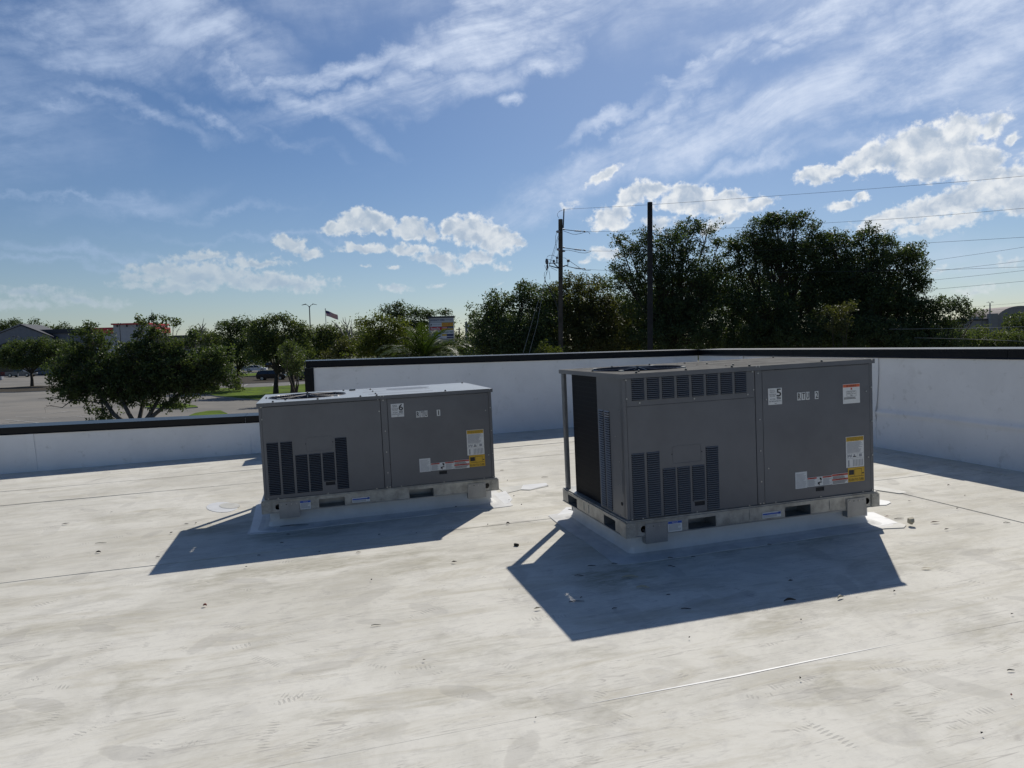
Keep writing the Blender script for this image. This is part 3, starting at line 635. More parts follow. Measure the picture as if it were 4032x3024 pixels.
    for k in range(13):
        r = .03 + k * (.325 - .03) / 12; zz = ZT + .010 - .006 * (r / .325) ** 2
        m_ = 40 if k > 4 else 20; ring = [(fx + r*math.cos(2*math.pi*j/m_), fy + r*math.sin(2*math.pi*j/m_), zz) for j in range(m_ + 1)]
        mb.tube(ring, .0035 if k == 12 else .0018, 'wire_black', 4, False)
    for k in range(24):
        th = 2*math.pi*k/24; mb.tube([(fx + r*math.cos(th), fy + r*math.sin(th), ZT + .012 - .006*(r/.325)**2) for r in (.03, .12, .2, .28, .325)] , .0015, 'wire_black', 4)
    for k in range(4):
        th = math.pi/4 + k*math.pi/2; mb.box((fx + .33*math.cos(th) - .014, fy + .33*math.sin(th) - .014, ZT), (fx + .33*math.cos(th) + .014, fy + .33*math.sin(th) + .014, ZT + .009), 'screw')
    mb.build('fan_guard', t)
    mb = MB(); mb.tube([(fx, fy, ZT - .13), (fx, fy, ZT - .05)], .06, 'dark', 16)
    for k in range(3):
        th = 2*math.pi*k/3 + .3; pts = []
        for r, w2 in ((.05, .5), (.15, .55), (.24, .5), (.29, .35)):
            for s in (-1, 1): pts.append((fx + r*math.cos(th + s*w2*.8), fy + r*math.sin(th + s*w2*.8), ZT - .09 + s*.03))
        mb.add(pts, [(0, 1, 3, 2), (2, 3, 5, 4), (4, 5, 7, 6)], 'metal_dark')
    mb.build('fan', t)
    # condenser coil, L shaped, and partitions
    mb = MB(); zc0, zc1 = RT + .006, ZT - .030
    mb.box((.030, .427, zc0), (.060, .985, zc1), 'coil'); mb.box((.060, .955, zc0), (.905, .985, zc1), 'coil')
    for k in range(26):
        z = zc0 + (zc1 - zc0) * (k + .5) / 26; mb.box((.0292, .43, z - .001), (.030, .98, z + .001), 'dark')
    mb.build('condenser_coil', t)
    mb = MB(); mb.box((.945, .012, zc0), (.955, D - .01, zc1), 'dark'); mb.build('partition', t)
    # front: service panel(s) with louver banks
    zl = .241 + dz
    cols = [(.041, .130, .661 + dz, zl, 30), (.146, .236, .661 + dz, zl, 30), (.254, .346, .547 + dz, zl, 22), (.358, .450, .547 + dz, zl, 22), (.464, .556, .547 + dz, .313 + dz, 17), (.568, .660, .661 + dz, zl, 30)]
    holes = [(a_, b_, d_, c_) for a_, b_, c_, d_, n_ in cols]; rec = (.477, .552, .281 + dz*.95, .309 + dz*.95)
    ztop = .960 if big else ZT - .034
    mb = MB(); panel(mb, .021, .945, RT + .008, ztop - .0015, -.002, .003, holes + [rec], PT)
    if big: mb.box((.021, -.0035, ztop - .008), (.945, -.002, ztop - .0015), PT)
    sp = mb.build('service_panel', t)
    mb = MB(); mb.box((rec[0] - .002, .001, rec[2] - .002), (rec[1] + .002, .022, rec[3] + .002), 'dark'); mb.box((rec[0] - .006, -.0045, rec[3]), (rec[1] + .006, -.002, rec[3] + .006), PT); mb.box((rec[0] - .006, -.004, rec[2] - .006), (rec[1] + .006, -.002, rec[2]), PT); mb.build('hand_recess', sp)
    mb = MB(); kx0, kx1, kz0, kz1 = .328 + (0 if big else .015), .533 + (0 if big else .012), .572 + dz*.9, .683 + dz*.9; pr = .016
    rim = []
    for cx, cz, t0 in ((kx1-pr, kz0+pr, -90), (kx1-pr, kz1-pr, 0), (kx0+pr, kz1-pr, 90), (kx0+pr, kz0+pr, 180)):
        for k in range(5): rim.append((cx + pr*math.cos(R(t0+22.5*k)), -.0028, cz + pr*math.sin(R(t0+22.5*k))))
    mb.tube(rim + [rim[0]], .0013, PT, 5, False)
    for xx in (kx0 - .004, kx1 + .006): mb.tube([(xx, -.0032, kz1 - .05), (xx, -.001, kz1 - .05)], .0042, 'dark', 8)
    mb.build('knockout_plate', sp)
    def bank(par, cols, y=-.0015):
        for (xa, xb, zt, zb2, n) in cols:
            ph = (zt - zb2) / n; me = louver_mesh(xb - xa, ph, PT, 1.0 if big else .62)  # smaller unit: blades shortened, missing sunlight put into the shape
            for k in range(n):
                o = link('louver', me, par); o.location = (xa, y, zt - k*ph)
    bank(sp, cols)
    mb = MB(); mb.box((.03, .06, RT + .01), (.93, .062, ZT - .035), 'dark')  # added dark sheet: stands for shade inside, stops sun through the fan
    mb.build('louver_shade_sheet', t)
    if big:   # upper louvered panel
        tc_ = [(.058 + .1055*k, .058 + .1055*k + .0875, 1.134, .995, 11) for k in range(8)]
        mb = MB(); panel(mb, .021, .945, .9605, ZT - .034, -.002, .003, [(a_, b_, d_, c_) for a_, b_, c_, d_, n_ in tc_], PT); up = mb.build('upper_panel', t); bank(up, tc_)
    # centre post, control panel
    mb = MB(); mb.box((.950, -.003, RT + .008), (1.001, .03, ZT - .032), PT); mb.build('centre_post', t)
    mb = MB(); rec2 = (1.406, 1.474, .281 + dz, .309 + dz); panel(mb, 1.005, W - .027, RT + .008, ZT - .034, -.002, .003, [rec2], PT); cp = mb.build('control_panel', t)
    mb = MB(); mb.box((rec2[0] - .002, .001, rec2[2] - .002), (rec2[1] + .002, .022, rec2[3] + .002), 'dark'); mb.box((rec2[0] - .006, -.0045, rec2[3]), (rec2[1] + .006, -.002, rec2[3] + .005), PT); mb.build('hand_recess', cp)
    # side, back
    mb = MB(); holes = [(.225, .305, .250, .915 if big else .76), (.325, .408, .250, .915 if big else .76)]
    zt2 = .915 if big else .76
    panel(mb, .020, .424, RT + .008, ZT - .032, 0, .002, [], PT); 
    mb = MB(); panel(mb, .020, .427, RT + .008, ZT - .032, 0, .002, holes, PT)
    mb.box((.055, -.002, .40), (.085, -.0002, .55), PT); mb.tube([(.075, -.003, .33), (.075, -.0005, .33)], .012, 'dark', 12)
    for q in ((.09, .60), (.14, .76), (.06, .93), (.10, .45), (.03, .25), (.12, .25)): mb.tube([(q[0], -.003, q[1]), (q[0], 0, q[1])], .0042, 'screw', 8)
    Ms = Matrix(((0, 1, 0, 0), (1, 0, 0, 0), (0, 0, 1, 0), (0, 0, 0, 1)))
    sdp = mb.build('side_panel', t)
    # local frame of the side: x runs along depth, y inward; a mirror-free rotation is used, so depth runs from the back forward
    mbl = MB(); nb = 42 if big else 32
    for (xa, xb, z0, z1) in holes:
        ph = (z1 - z0) / nb
        for k in range(nb): 
            z = z1 - k*ph; mbl.add([(xa, 0, z), (xb, 0, z), (xb, -.008, z - .5*ph), (xa, -.008, z - .5*ph)], [(0, 1, 2, 3)], PT); mbl.add([(xa, -.008, z - .5*ph), (xb, -.008, z - .5*ph), (xb, -.002, z - .62*ph), (xa, -.002, z - .62*ph)], [(0, 1, 2, 3)], PT)
    mbl.box((.21, .03, .24), (.424, .032, zt2 + .01), 'dark')  # dark sheet standing for the shade behind the side louvers
    lb = mbl.build('louver', sdp, kind='stuff')
    for me in (sdp.data, lb.data):     # (depth, inward, z) -> (x, y, z)
        co = np.empty(len(me.vertices) * 3); me.vertices.foreach_get('co', co); co = co.reshape(-1, 3); me.vertices.foreach_set('co', co[:, [1, 0, 2]].ravel()); me.flip_normals(); me.update()
    mb = MB(); mb.box((W - .003, .045, RT + .006), (W - .001, D - .05, ZT - .030), PT); mb.build('side_panel', t)
    mb = MB(); mb.box((.95, D - .003, RT + .006), (W - .05, D - .001, ZT - .030), PT); mb.build('back_panel', t)
    # screws
    zz = ZT - 1.166
    sc = [(.020, 1.128), (.021, 1.010), (.929, 1.131), (.935, 1.011), (.953, 1.163), (.976, 1.162), (.972, 1.118), (.976, .81), (.977, .60), (.978, .392), (1.833, .944), (1.842, .481), (1.792, .233), (1.443, .228), (1.084, .228), (.881, .230), (.491, .236), (.104, .232), (1.875, 1.160), (1.876, .969), (1.877, .732), (1.878, .494), (1.872, .245), (.965, .245), (.990, .245), (.030, .243)]
    if big: sc += [(.109, .980), (.495, .981), (.890, .983), (1.030, .939), (1.035, .476)]
    mb = MB()
    for (x, z) in sc:
        z2 = z + (ZT - 1.1663) * (z - RT) / .9358 if z > .26 else max(z, .241)
        yy = -.0145 if z > 1.15 else -.0045
        mb.tube([(x, yy - .003, z2), (x, yy, z2)], .0052, 'screw', 8)
    mb.build('screw', t, kind='stuff')
    # prints and labels
    zo = 0 if big else -.0785
    sx = 0 if big else -.014
    def stack(bx, tx):
        tx('5' if big else '6', .60, .93, .48, .94, bold=.002); bx(.62, .92, .40, .445, 'label_black'); bx(.62, .92, .315, .36, 'label_black')
        for s, a_, b_, z in (('STACK', .12, .48, .84), ('HEIGHT', .12, .50, .735), ('HAUTEUR', .06, .56, .585), ('DE PILE', .12, .50, .485), ('ALTURA', .12, .52, .30), ('DE APILAMIENTO', .06, .94, .17)): tx(s, a_, b_, z, z + .075)
        bx(.45, .60, .06, .085, 'label_black')
    sheetlabel(t, 1.046 + sx, 1.152 + sx, .901 + zo, 1.011 + zo, stack, 'stack_height_label', tilt=0)
    for ch, x0, x1, dzz in (('R', 1.272, 1.302, 0), ('T', 1.307, 1.334, 0), ('U', 1.340, 1.369, 0), ('2' if big else '1', 1.412, 1.441, 0)):
        x0 += (0 if big else -.034 if x0 < 1.4 else 0); x1 += (0 if big else -.034 if x1 < 1.4 else 0)
        sheetlabel(t, x0, x1, (.917 if big else .806), (.970 if big else .858), lambda bx, tx, ch=ch: tx(ch, *((.38, .62) if ch == '1' else (.18, .82)), .12, .88, bold=.0012), 'letter_sticker')
    zc = 0 if big else .028
    def caut(bx, tx):
        bx(0.02, .98, .845, .985, 'label_yellow'); tx('CAUTION NOTICE TO INSTALLER', .08, .95, .935, .97); tx('READ BEFORE OPERATING UNIT', .08, .95, .885, .92); tx('SEE UNIT MANUAL', .25, .75, .855, .875)
        lines(bx, .06, .94, .47, .83, 15, seed=3); bx(.03, .97, .445, .452, 'label_grey'); bx(.62, .626, .30, .45, 'label_grey'); bx(.03, .97, .29, .297, 'label_grey')
        for k in range(5): bx(.08 + .05*k, .12 + .05*k, .32 + .02*(k % 3), .42 - .02*(k % 2), 'label_grey')
        bx(.38, .56, .33, .36, 'label_black'); bx(.42, .5, .36, .42, 'label_grey'); bx(.72, .88, .33, .42, 'label_grey')
        bx(.10, .18, .03, .24, 'label_grey')
        for k in range(7): bx(.38 + .085*k, .42 + .085*k, .03, .25, 'label_grey')
    sheetlabel(t, 1.657, 1.806, .421 + zc, .637 + zc, caut, 'caution_label')
    def yel(bx, tx):
        bx(.06, .36, .50, .84, 'label_black'); bx(.40, .83, .86, .885, 'label_black'); bx(.40, .415, .40, .88, 'label_black'); bx(.82, .835, .40, .88, 'label_black'); bx(.10, .95, .36, .385, 'label_black'); bx(.86, .96, .52, .60, 'label_black'); tx('FLUSH TO CURB', .04, .94, .06, .24)
    sheetlabel(t, 1.670, 1.808, .319 + zc, .419 + zc, yel, 'curb_label', 'label_yellow')
    sheetlabel(t, 1.243, 1.336, .315 + zc, .428 + zc, lambda bx, tx: (lines(bx, .08, .92, .05, .92, 13, gap=.3, seed=5)), 'data_sheet')
    def l3(bx, tx):
        bx(.01, .38, .82, .97, 'label_red'); tx('WARNING', .10, .30, .85, .94); lines(bx, .03, .36, .06, .78, 8, seed=7)
        bx(.62, .99, .82, .97, 'label_red'); tx('WARNING', .70, .92, .85, .94); lines(bx, .64, .97, .06, .78, 8, seed=8)
        bx(.42, .50, .18, .42, 'label_black'); bx(.48, .58, .34, .46, 'label_black'); bx(.53, .58, .56, .86, 'label_black'); bx(.50, .55, .70, .90, 'label_black'); bx(.46, .50, .08, .16, 'label_black')
    sheetlabel(t, 1.338, 1.536, .318 + zc, .382 + zc, l3, 'warning_label')
    def l4(bx, tx):
        bx(.01, .99, .80, .97, 'label_red'); tx('WARNING', .30, .75, .82, .94); lines(bx, .05, .95, .54, .78, 3, 'label_black', seed=9); bx(.01, .99, .36, .52, 'label_red'); tx('ADVERTENCIA', .22, .85, .38, .50); lines(bx, .05, .95, .05, .34, 3, 'label_black', seed=11)
    sheetlabel(t, 1.538, 1.669, .316 + zc, .388 + zc, l4, 'warning_label')
    if big:
        def ref(bx, tx):
            bx(.01, .99, .83, .98, 'label_orange'); tx('WARNING', .32, .78, .855, .945); bx(.22, .28, .86, .94, 'label_black')
            mbx = None; bx(.46, .54, .70, .80, 'label_red'); bx(.485, .515, .72, .77, 'label_black')
            for q in ((.22, .78, .64, .648), (.22, .78, .36, .368), (.22, .23, .36, .648), (.77, .78, .36, .648)): bx(*q, 'label_black')
            tx('Refrigerant', .28, .72, .55, .63); tx('Safety Group', .26, .74, .46, .54); tx('A2L', .43, .57, .38, .45); lines(bx, .05, .95, .22, .33, 2, 'label_black', seed=4)
        sheetlabel(t, 1.640, 1.780, .868, 1.003, ref, 'refrigerant_label')
    def notice(bx, tx): bx(.01, .99, .76, .98, 'label_blue'); tx('NOTICE', .30, .72, .80, .94, 'label_white'); lines(bx, .06, .94, .12, .72, 6, seed=2)
    sheetlabel(t, .268, .368 if big else .350, .137, .206, notice, 'notice_label', y=-.0235 - .0005)
    sheetlabel(t, (.965 if big else .676), (1.110 if big else .820), .148 + .0, .186, lambda bx, tx: (bx(.02, .98, .55, .8, 'label_blue'), bx(.85, .98, .5, .9, 'label_blue'), lines(bx, .04, .8, .1, .5, 2, seed=6)), 'shipping_label', y=-.0235 - .0005)
    return t
unit('smaller left rooftop air conditioner marked RTU 1 with a pale smooth top', -.3983, 5.9177, .7779, False)
unit('larger right rooftop air conditioner marked RTU 2 with an extra row of upper louvers', 1.8905, 4.0917, .9358, True)
# side rail sticker of the right unit is part of its rail; curbs
def curb(label, a, b):
    t = thing('roof_curb', label, 'roof curb', MROOF @ Matrix.Translation((a, b, 0)), 'flashed curbs under the units')
    x0, x1, y0, y1 = .035, W - .035, .035, D - .035
    def ring(off, z, r, wob=0):
        out = []
        for cx, cy, t0 in ((x1 + off - r, y0 - off + r, -90), (x1 + off - r, y1 + off - r, 0), (x0 - off + r, y1 + off - r, 90), (x0 - off + r, y0 - off + r, 180)):
            for k in range(7):
                th = R(t0 + 15*k); out.append((cx + r*math.cos(th), cy + r*math.sin(th), z))
        res = []
        for i in range(len(out)):
            p, q = Vector(out[i]), Vector(out[(i+1) % len(out)]); m_ = 20 if i % 7 == 6 else 1
            for j in range(m_):
                s = p.lerp(q, j/m_)
                if wob: s += Vector((math.sin(s.x*9 + s.y*7) + .5*math.sin(s.x*23), math.cos(s.x*8 - s.y*11), 0)) * wob
                res.append(s)
        return res
    prof = [(0, RB - .001, .012, 0), (0, .09, .014, .001), (.002, .05, .02, .002), (.010, .03, .03, .002), (.024, .016, .045, .003)]
    mb = MB(); rs = [ring(*p) for p in prof]; n = len(rs[0])
    vs = [tuple(p) for r in rs for p in r]; mb.add(vs, [(k*n+i, k*n+(i+1)%n, (k+1)*n+(i+1)%n, (k+1)*n+i)[::-1] for k in range(len(rs)-1) for i in range(n)], 'curb_white')
    mb.build('curb_flashing', t, smooth=True)
    mb = MB()                                                    # flange sheet on the roof
    rs = [ring(.022, .0165, .045, .003), ring(.06, .0075, .06, .004), ring(.165, .0050, .05, .006), ring(.1655, .001, .05, .006)]
    vs = [tuple(p) for r in rs for p in r]
    mb.add(vs, [(k*n+i, k*n+(i+1)%n, (k+1)*n+(i+1)%n, (k+1)*n+i)[::-1] for k in range(3) for i in range(n)], 'flange')
    mb.build('flange_sheet', t, smooth=False)
    mb = MB()                                                    # corner wraps
    for sx in (0, 1):
        for sy in (0, 1):
            xa = x0 - .004 if sx == 0 else x1 - .13; ya = y0 - .004 if sy == 0 else y1 + .001
            mb.box((xa, ya, .055), (xa + .134, ya + .003, RB - .004), 'curb_white')
    mb.build('corner_wrap', t)
curb('white flashed curb carrying the left unit', -.3983, 5.9177)
curb('white flashed curb carrying the right unit', 1.8905, 4.0917)
# ================================================================== VEGETATION
def leaves_mesh(name, centers, rad, per, size, m, parent, aspect=.55, kind=None, hang=0.):
    c = np.repeat(np.asarray(centers), per, axis=0); n = len(c)
    rr = np.repeat(np.asarray(rad).reshape(-1), per) if np.ndim(rad) else np.full(n, rad)
    d = rng.normal(size=(n, 3)); d /= np.linalg.norm(d, axis=1)[:, None]; p = c + d * (rr * rng.random(n) ** .55)[:, None] * np.array([1, 1, .8])
    a = rng.normal(size=(n, 3)); a[:, 2] -= hang; a /= np.linalg.norm(a, axis=1)[:, None]
    b = np.cross(a, rng.normal(size=(n, 3))); b /= np.linalg.norm(b, axis=1)[:, None]
    s = size * (.6 + .8 * rng.random(n))[:, None]
    # diamond shaped leaf
    V = np.stack([p, p + a*s*.5 + b*s*aspect*.5, p + a*s, p + a*s*.45 - b*s*aspect*.5], axis=1).reshape(-1, 3)
    me = bpy.data.meshes.new(name); me.vertices.add(4*n); me.vertices.foreach_set('co', V.ravel())
    me.loops.add(4*n); me.loops.foreach_set('vertex_index', np.arange(4*n)); me.polygons.add(n); me.polygons.foreach_set('loop_start', np.arange(n)*4)
    me.update(); me.validate(); me.materials.append(MATS[m]); o = link(name, me, parent)
    return o
DENS = 3.0; TOT = [0]
def tree(name, label, base, lobes, leaf, dens=6., per=34, size=.13, rc=.42, bark='bark', trunk_r=.22, group=None, stems=1, fork=.45, twigs=.5, seed=1, aspect=.55, mesh_top=True, cat='tree', trunk_top=None, flat=1.0, scat=.86):
    """lobes: (u, v, ru, rv, D) in the photograph's directions at a true distance D"""
    global rng; rng = np.random.default_rng(seed); rd = random.Random(seed)
    base = Vector(base); t = thing(name, label, cat, base, group)
    cent, rads, L_ = [], [], []
    for (u, v, ru, rv, Dd) in lobes:
        c = P(u, v, Dd) - base; rx, rz = ru*Dd/F, rv*Dd/F; ry = (rx + rz) * .5 * flat; L_.append((c, rx, ry, rz))
        k = max(5, int(DENS * dens * rx * ry * rz * 4.19 / max(.35, min(rx, rz)) ** .6))
        for i in range(k):
            d = Vector((rd.gauss(0, 1), rd.gauss(0, 1), rd.gauss(0, 1))).normalized() * rd.random() ** .42 * (1 if rd.random() < scat else rd.uniform(1.05, 1.5))
            q = c + Vector((d.x*rx, d.y*ry, d.z*rz)); cent.append(tuple(q)); rads.append(rc * rd.uniform(.55, 1.3))
    leaves_mesh('crown', cent, rads, per, size, leaf, t, aspect)
    mb = MB(); cm = sum((l[0] for l in L_), Vector()) / len(L_); h = cm.z
    ends = []
    for s in range(stems):
        off = Vector((0, 0, 0)) if stems == 1 else Vector((rd.uniform(-.25, .25), rd.uniform(-.2, .2), 0))
        top = trunk_top if trunk_top is not None else Vector((cm.x*.25, cm.y*.25, h*fork))
        if stems > 1: top = Vector((cm.x + (s - (stems-1)/2) * abs(h) * .28, cm.y + rd.uniform(-.6, .6), h*fork*rd.uniform(.8, 1.1)))
        pts = [off + Vector((0, 0, -.3)), off + Vector((0, 0, .15)), off*1.2 + (top*.5) + Vector((rd.uniform(-.1, .1), 0, 0)), top]
        mb.tube(pts, [trunk_r*1.5, trunk_r*1.1, trunk_r*.85, trunk_r*.7], bark, 9); ends.append(top)
    for (c, rx, ry, rz) in L_:
        e = min(ends, key=lambda q: (q - c).length); mid = e.lerp(c, .5) + Vector((rd.uniform(-.25, .25), rd.uniform(-.25, .25), rd.uniform(-.3, .1))) * (c-e).length*.35
        mb.tube([e, e.lerp(mid, .5) + Vector((0, 0, .1)), mid, c], [trunk_r*.5, trunk_r*.34, trunk_r*.2, trunk_r*.08], bark, 6)
        near = [q for q in cent if (Vector(q) - c).length < max(rx, ry, rz) * 1.05]
        for q in rd.sample(near, min(len(near), int(len(near) * twigs * .35) + 2)):
            q = Vector(q); st = mid.lerp(c, rd.random()); m2 = st.lerp(q, .5) + Vector((rd.uniform(-.2, .2), rd.uniform(-.2, .2), rd.uniform(-.15, .15)))
            mb.tube([st, m2, q], [trunk_r*.09, trunk_r*.06, trunk_r*.02], bark, 4, False)
    mb.build('trunk', t, smooth=True); TOT[0] += len(cent) * per
    return t
def gbase(u, D, dz=0.):
    p = P(u, 1400, D); return Vector((p.x, p.y, gz(p.x) - dz))
# big live oaks beyond the right part of the parapet
OG = 'dark live oaks behind the parapet'
tree('oak_tree', 'lower dark oak left of the leaning utility pole, leftmost of the oak mass', gbase(1985, 50), [(1905,1270,70,70,50),(1960,1220,80,75,50.5),(2060,1170,70,55,50),(2130,1190,80,70,51),(1900,1370,75,60,49.5),(2010,1320,110,80,49),(2120,1300,100,90,50),(2090,1390,140,60,49),(2070,1130,35,25,50)], 'leaf_oak', 3.0, 42, .15, .5, trunk_r=.3, group=OG, seed=11)
tree('oak_tree', 'oak right behind the utility pole with warm brownish green leaves', gbase(2290, 52), [(2190,1150,60,45,52),(2250,1110,55,45,53),(2300,1140,60,40,53),(2360,1120,50,30,53),(2230,1230,110,80,52),(2340,1200,90,70,52),(2400,1250,110,90,52),(2280,1330,150,80,51),(2430,1350,120,70,51)], 'leaf_oak_warm', 2.6, 42, .15, .5, trunk_r=.3, group=OG, seed=12)
tree('oak_tree', 'tall ragged oak between the dark pole and the middle of the oak mass', gbase(2620, 50), [(2440,945,38,32,49.5),(2480,990,55,40,49.5),(2430,1060,48,36,49),(2470,1110,80,55,50),(2545,930,50,40,50),(2560,1010,80,70,50),(2650,930,65,40,50.5),(2720,895,70,36,51),(2790,900,40,22,51),(2690,990,100,60,50),(2620,1100,120,80,50),(2560,1210,130,80,50),(2700,1200,130,90,50),(2790,1070,70,50,51),(2640,1320,190,80,50),(2820,1300,110,80,50),(2830,960,40,34,51),(2850,1050,60,50,51),(2800,1150,90,70,51),(2740,1100,90,60,50)], 'leaf_oak', 2.9, 42, .14, .45, trunk_r=.34, group=OG, seed=13)
tree('oak_tree', 'tallest oak with the highest crown right of the dark pole', gbase(3060, 51), [(2900,1000,50,50,51),(2960,930,60,45,51),(3000,880,60,36,51),(3060,880,60,45,51),(3120,870,65,34,51),(3150,850,35,18,51),(3190,910,45,45,51),(3050,980,130,70,51),(2950,1080,90,60,51),(3140,1040,120,80,51),(2900,1200,90,70,50),(3020,1210,120,90,50),(3180,1180,120,90,51),(3100,1320,190,85,50),(2920,1340,120,60,50),(2890,960,40,30,51),(3210,980,60,60,51),(3230,1090,70,70,51),(3000,1000,70,50,51)], 'leaf_oak', 3.2, 44, .14, .45, trunk_r=.36, group=OG, seed=14)
tree('oak_tree', 'broad dark oak at the right end of the tall oak mass', gbase(3440, 50), [(3240,960,70,45,51),(3320,950,60,36,51),(3400,930,55,42,50),(3430,905,30,16,50),(3480,950,60,40,50),(3300,1050,110,70,51),(3430,1040,120,80,50),(3550,1010,80,55,50),(3600,990,50,40,50),(3620,1060,48,50,50),(3560,1110,80,60,50),(3480,1180,120,70,50),(3350,1190,140,80,50),(3560,1200,60,50,50),(3400,1320,210,85,49),(3590,1330,80,60,49),(3260,930,40,26,51),(3370,1120,120,80,50),(3620,1130,50,40,50),(3600,1240,70,60,50)], 'leaf_oak', 3.2, 44, .14, .45, trunk_r=.36, group=OG, seed=15)
tree('oak_tree', 'low spreading oak with a thin branch reaching toward the right', gbase(3700, 49), [(3620,1200,70,40,49),(3700,1210,70,45,49),(3780,1200,40,28,49),(3810,1230,40,24,49),(3850,1232,26,14,49),(3650,1280,90,55,49),(3760,1270,50,40,49),(3700,1350,100,45,48),(3560,1370,90,40,48)], 'leaf_oak', 3.2, 40, .14, .42, trunk_r=.24, group=OG, seed=16)
tree('oak_tree', 'small sunlit shrub-like oak glowing green low in front of the oak mass', gbase(3310, 44), [(3280,1235,40,32,44),(3340,1225,50,38,44),(3310,1290,60,30,44)], 'leaf_oak_warm', 3, 40, .14, .4, trunk_r=.12, group=OG, seed=17)
tree('shrub', 'small yellow green shrub at the foot of the utility pole', gbase(2160, 42), [(2150,1375,34,30,42),(2185,1385,28,22,42)], 'leaf_bright', 5, 50, .11, .3, trunk_r=.06, seed=18, cat='shrub')
for i, (lab, u, lo) in enumerate((('dark tree in the second row behind the leaning utility pole', 2150, [(2000,1290,150,60,64),(2200,1250,150,80,64),(2080,1370,220,60,64)]),
    ('dark tree in the second row behind the plain dark pole', 2560, [(2420,1250,140,80,64),(2620,1230,150,110,64),(2500,1360,240,70,64)]),
    ('dark tree in the second row behind the tallest oak', 2950, [(2820,1180,120,110,64),(3000,1180,140,120,64),(2950,1350,250,80,64)]),
    ('dark tree in the second row behind the right end of the oak mass', 3380, [(3250,1180,140,110,64),(3460,1180,130,100,64),(3380,1350,260,80,64),(3640,1340,130,60,64)]))):
    tree('oak_tree', lab, gbase(u, 64), lo, 'leaf_oak', .9, 42, .24, .8, trunk_r=.3, group=OG, seed=40 + i, twigs=.1)
# trees and hedges at the far right
for i, (lab, u, Dd, lo, lf) in enumerate((('clipped dark hedge mass under the right hand lamps', 3880, 62, [(3800,1340,90,45,62),(3900,1350,90,40,62),(4000,1350,90,45,62),(4100,1340,80,50,62)], 'leaf_mid'),
    ('round green tree in front of the arched building at the right edge', 3990, 66, [(3985,1275,50,34,66),(4040,1265,40,34,66),(4080,1290,60,40,66)], 'leaf_mid'),
    ('yellowish bush between the hedge and the arched building', 3940, 64, [(3935,1325,50,26,64),(3880,1310,40,18,64)], 'leaf_bright'),
    ('grey green bush left of the arched building', 3840, 68, [(3830,1320,50,26,68),(3780,1330,50,40,68)], 'leaf_mid'))):
    tree('bush_tree', lab, gbase(u, Dd), lo, lf, 2.2, 40, .17, .5, trunk_r=.14, seed=30 + i)
# near multi stemmed tree in the lot
nb_ = gp(548, 1706)
Dn = (nb_ - EYEP).dot(FWD)
tree('multi_stem_tree', 'near broad tree with several leaning trunks standing in the car park at left', nb_,
     [(300,1395,60,40,Dn),(350,1350,60,45,Dn),(330,1300,45,22,Dn),(355,1275,22,10,Dn),(400,1330,50,40,Dn),(250,1480,60,40,Dn),(215,1500,25,20,Dn),(300,1560,70,28,Dn),(250,1530,50,26,Dn),(380,1450,90,60,Dn),(470,1400,80,50,Dn),(440,1490,100,60,Dn),(540,1460,100,60,Dn),(520,1370,60,40,Dn),
      (565,1300,40,40,Dn),(550,1262,28,18,Dn),(600,1330,50,36,Dn),(640,1290,32,30,Dn),(655,1260,22,16,Dn),(680,1270,18,22,Dn),(600,1250,9,14,Dn),(620,1400,80,50,Dn),(700,1370,60,44,Dn),(720,1430,90,60,Dn),(800,1430,80,60,Dn),(860,1450,60,50,Dn),(900,1490,50,40,Dn),(820,1520,70,24,Dn),(730,1500,80,34,Dn),(930,1525,26,16,Dn),(640,1490,90,50,Dn),
      (330,1530,90,36,Dn),(450,1555,80,34,Dn),(600,1540,80,36,Dn),(720,1545,80,30,Dn),(790,1490,90,40,Dn),(270,1420,70,50,Dn),(230,1450,50,40,Dn),(860,1400,60,44,Dn),(480,1480,130,80,Dn),(700,1460,120,70,Dn),(600,1380,90,60,Dn),(340,1500,80,50,Dn),(400,1620,45,36,Dn),(430,1650,34,22,Dn),(350,1600,16,22,Dn),(560,1560,80,30,Dn),(680,1590,70,24,Dn),(480,1570,70,30,Dn),(770,1310,30,14,Dn),(740,1330,30,30,Dn)],
     'leaf_near', 4.3, 24, .15, .30, bark='bark_grey', trunk_r=.15, stems=5, fork=.55, seed=21, aspect=.62, flat=1.0, twigs=.9, scat=.72)
# bare branches reaching out of the near tree
mb = MB(); bt = thing('dead_branch', 'bare grey branches sticking out low on the left side of the near tree', 'branch', nb_)
def br(pix, r0, mb=None, D0=None, m='bark_grey', o=nb_, par=None):
    own = mb is None
    if own: mb = MB()
    pts = [P(u, v, (D0 or Dn) - .4 + .3*math.sin(i*1.7)) - o for i, (u, v) in enumerate(pix)]; mb.tube(pts, [r0*(1 - .8*i/(len(pix)-1)) for i in range(len(pix))], m, 5)
    if own: mb.build('branch', bt)
br([(430,1590),(340,1580),(285,1575),(262,1592),(245,1605),(215,1600),(180,1597)], .05); br([(285,1575),(240,1572),(200,1565),(150,1570)], .03); br([(215,1600),(200,1596),(176,1605),(180,1625)], .018); br([(240,1572),(215,1558),(190,1552)], .015); br([(262,1592),(250,1590),(238,1586)], .02); br([(285,1575),(282,1588),(276,1596)], .015)
br([(690,1330),(700,1300),(712,1283)], .02); br([(695,1305),(705,1298),(712,1297)], .02); br([(560,1310),(530,1290),(510,1275)], .02); br([(600,1250),(599,1232),(597,1218)], .015)
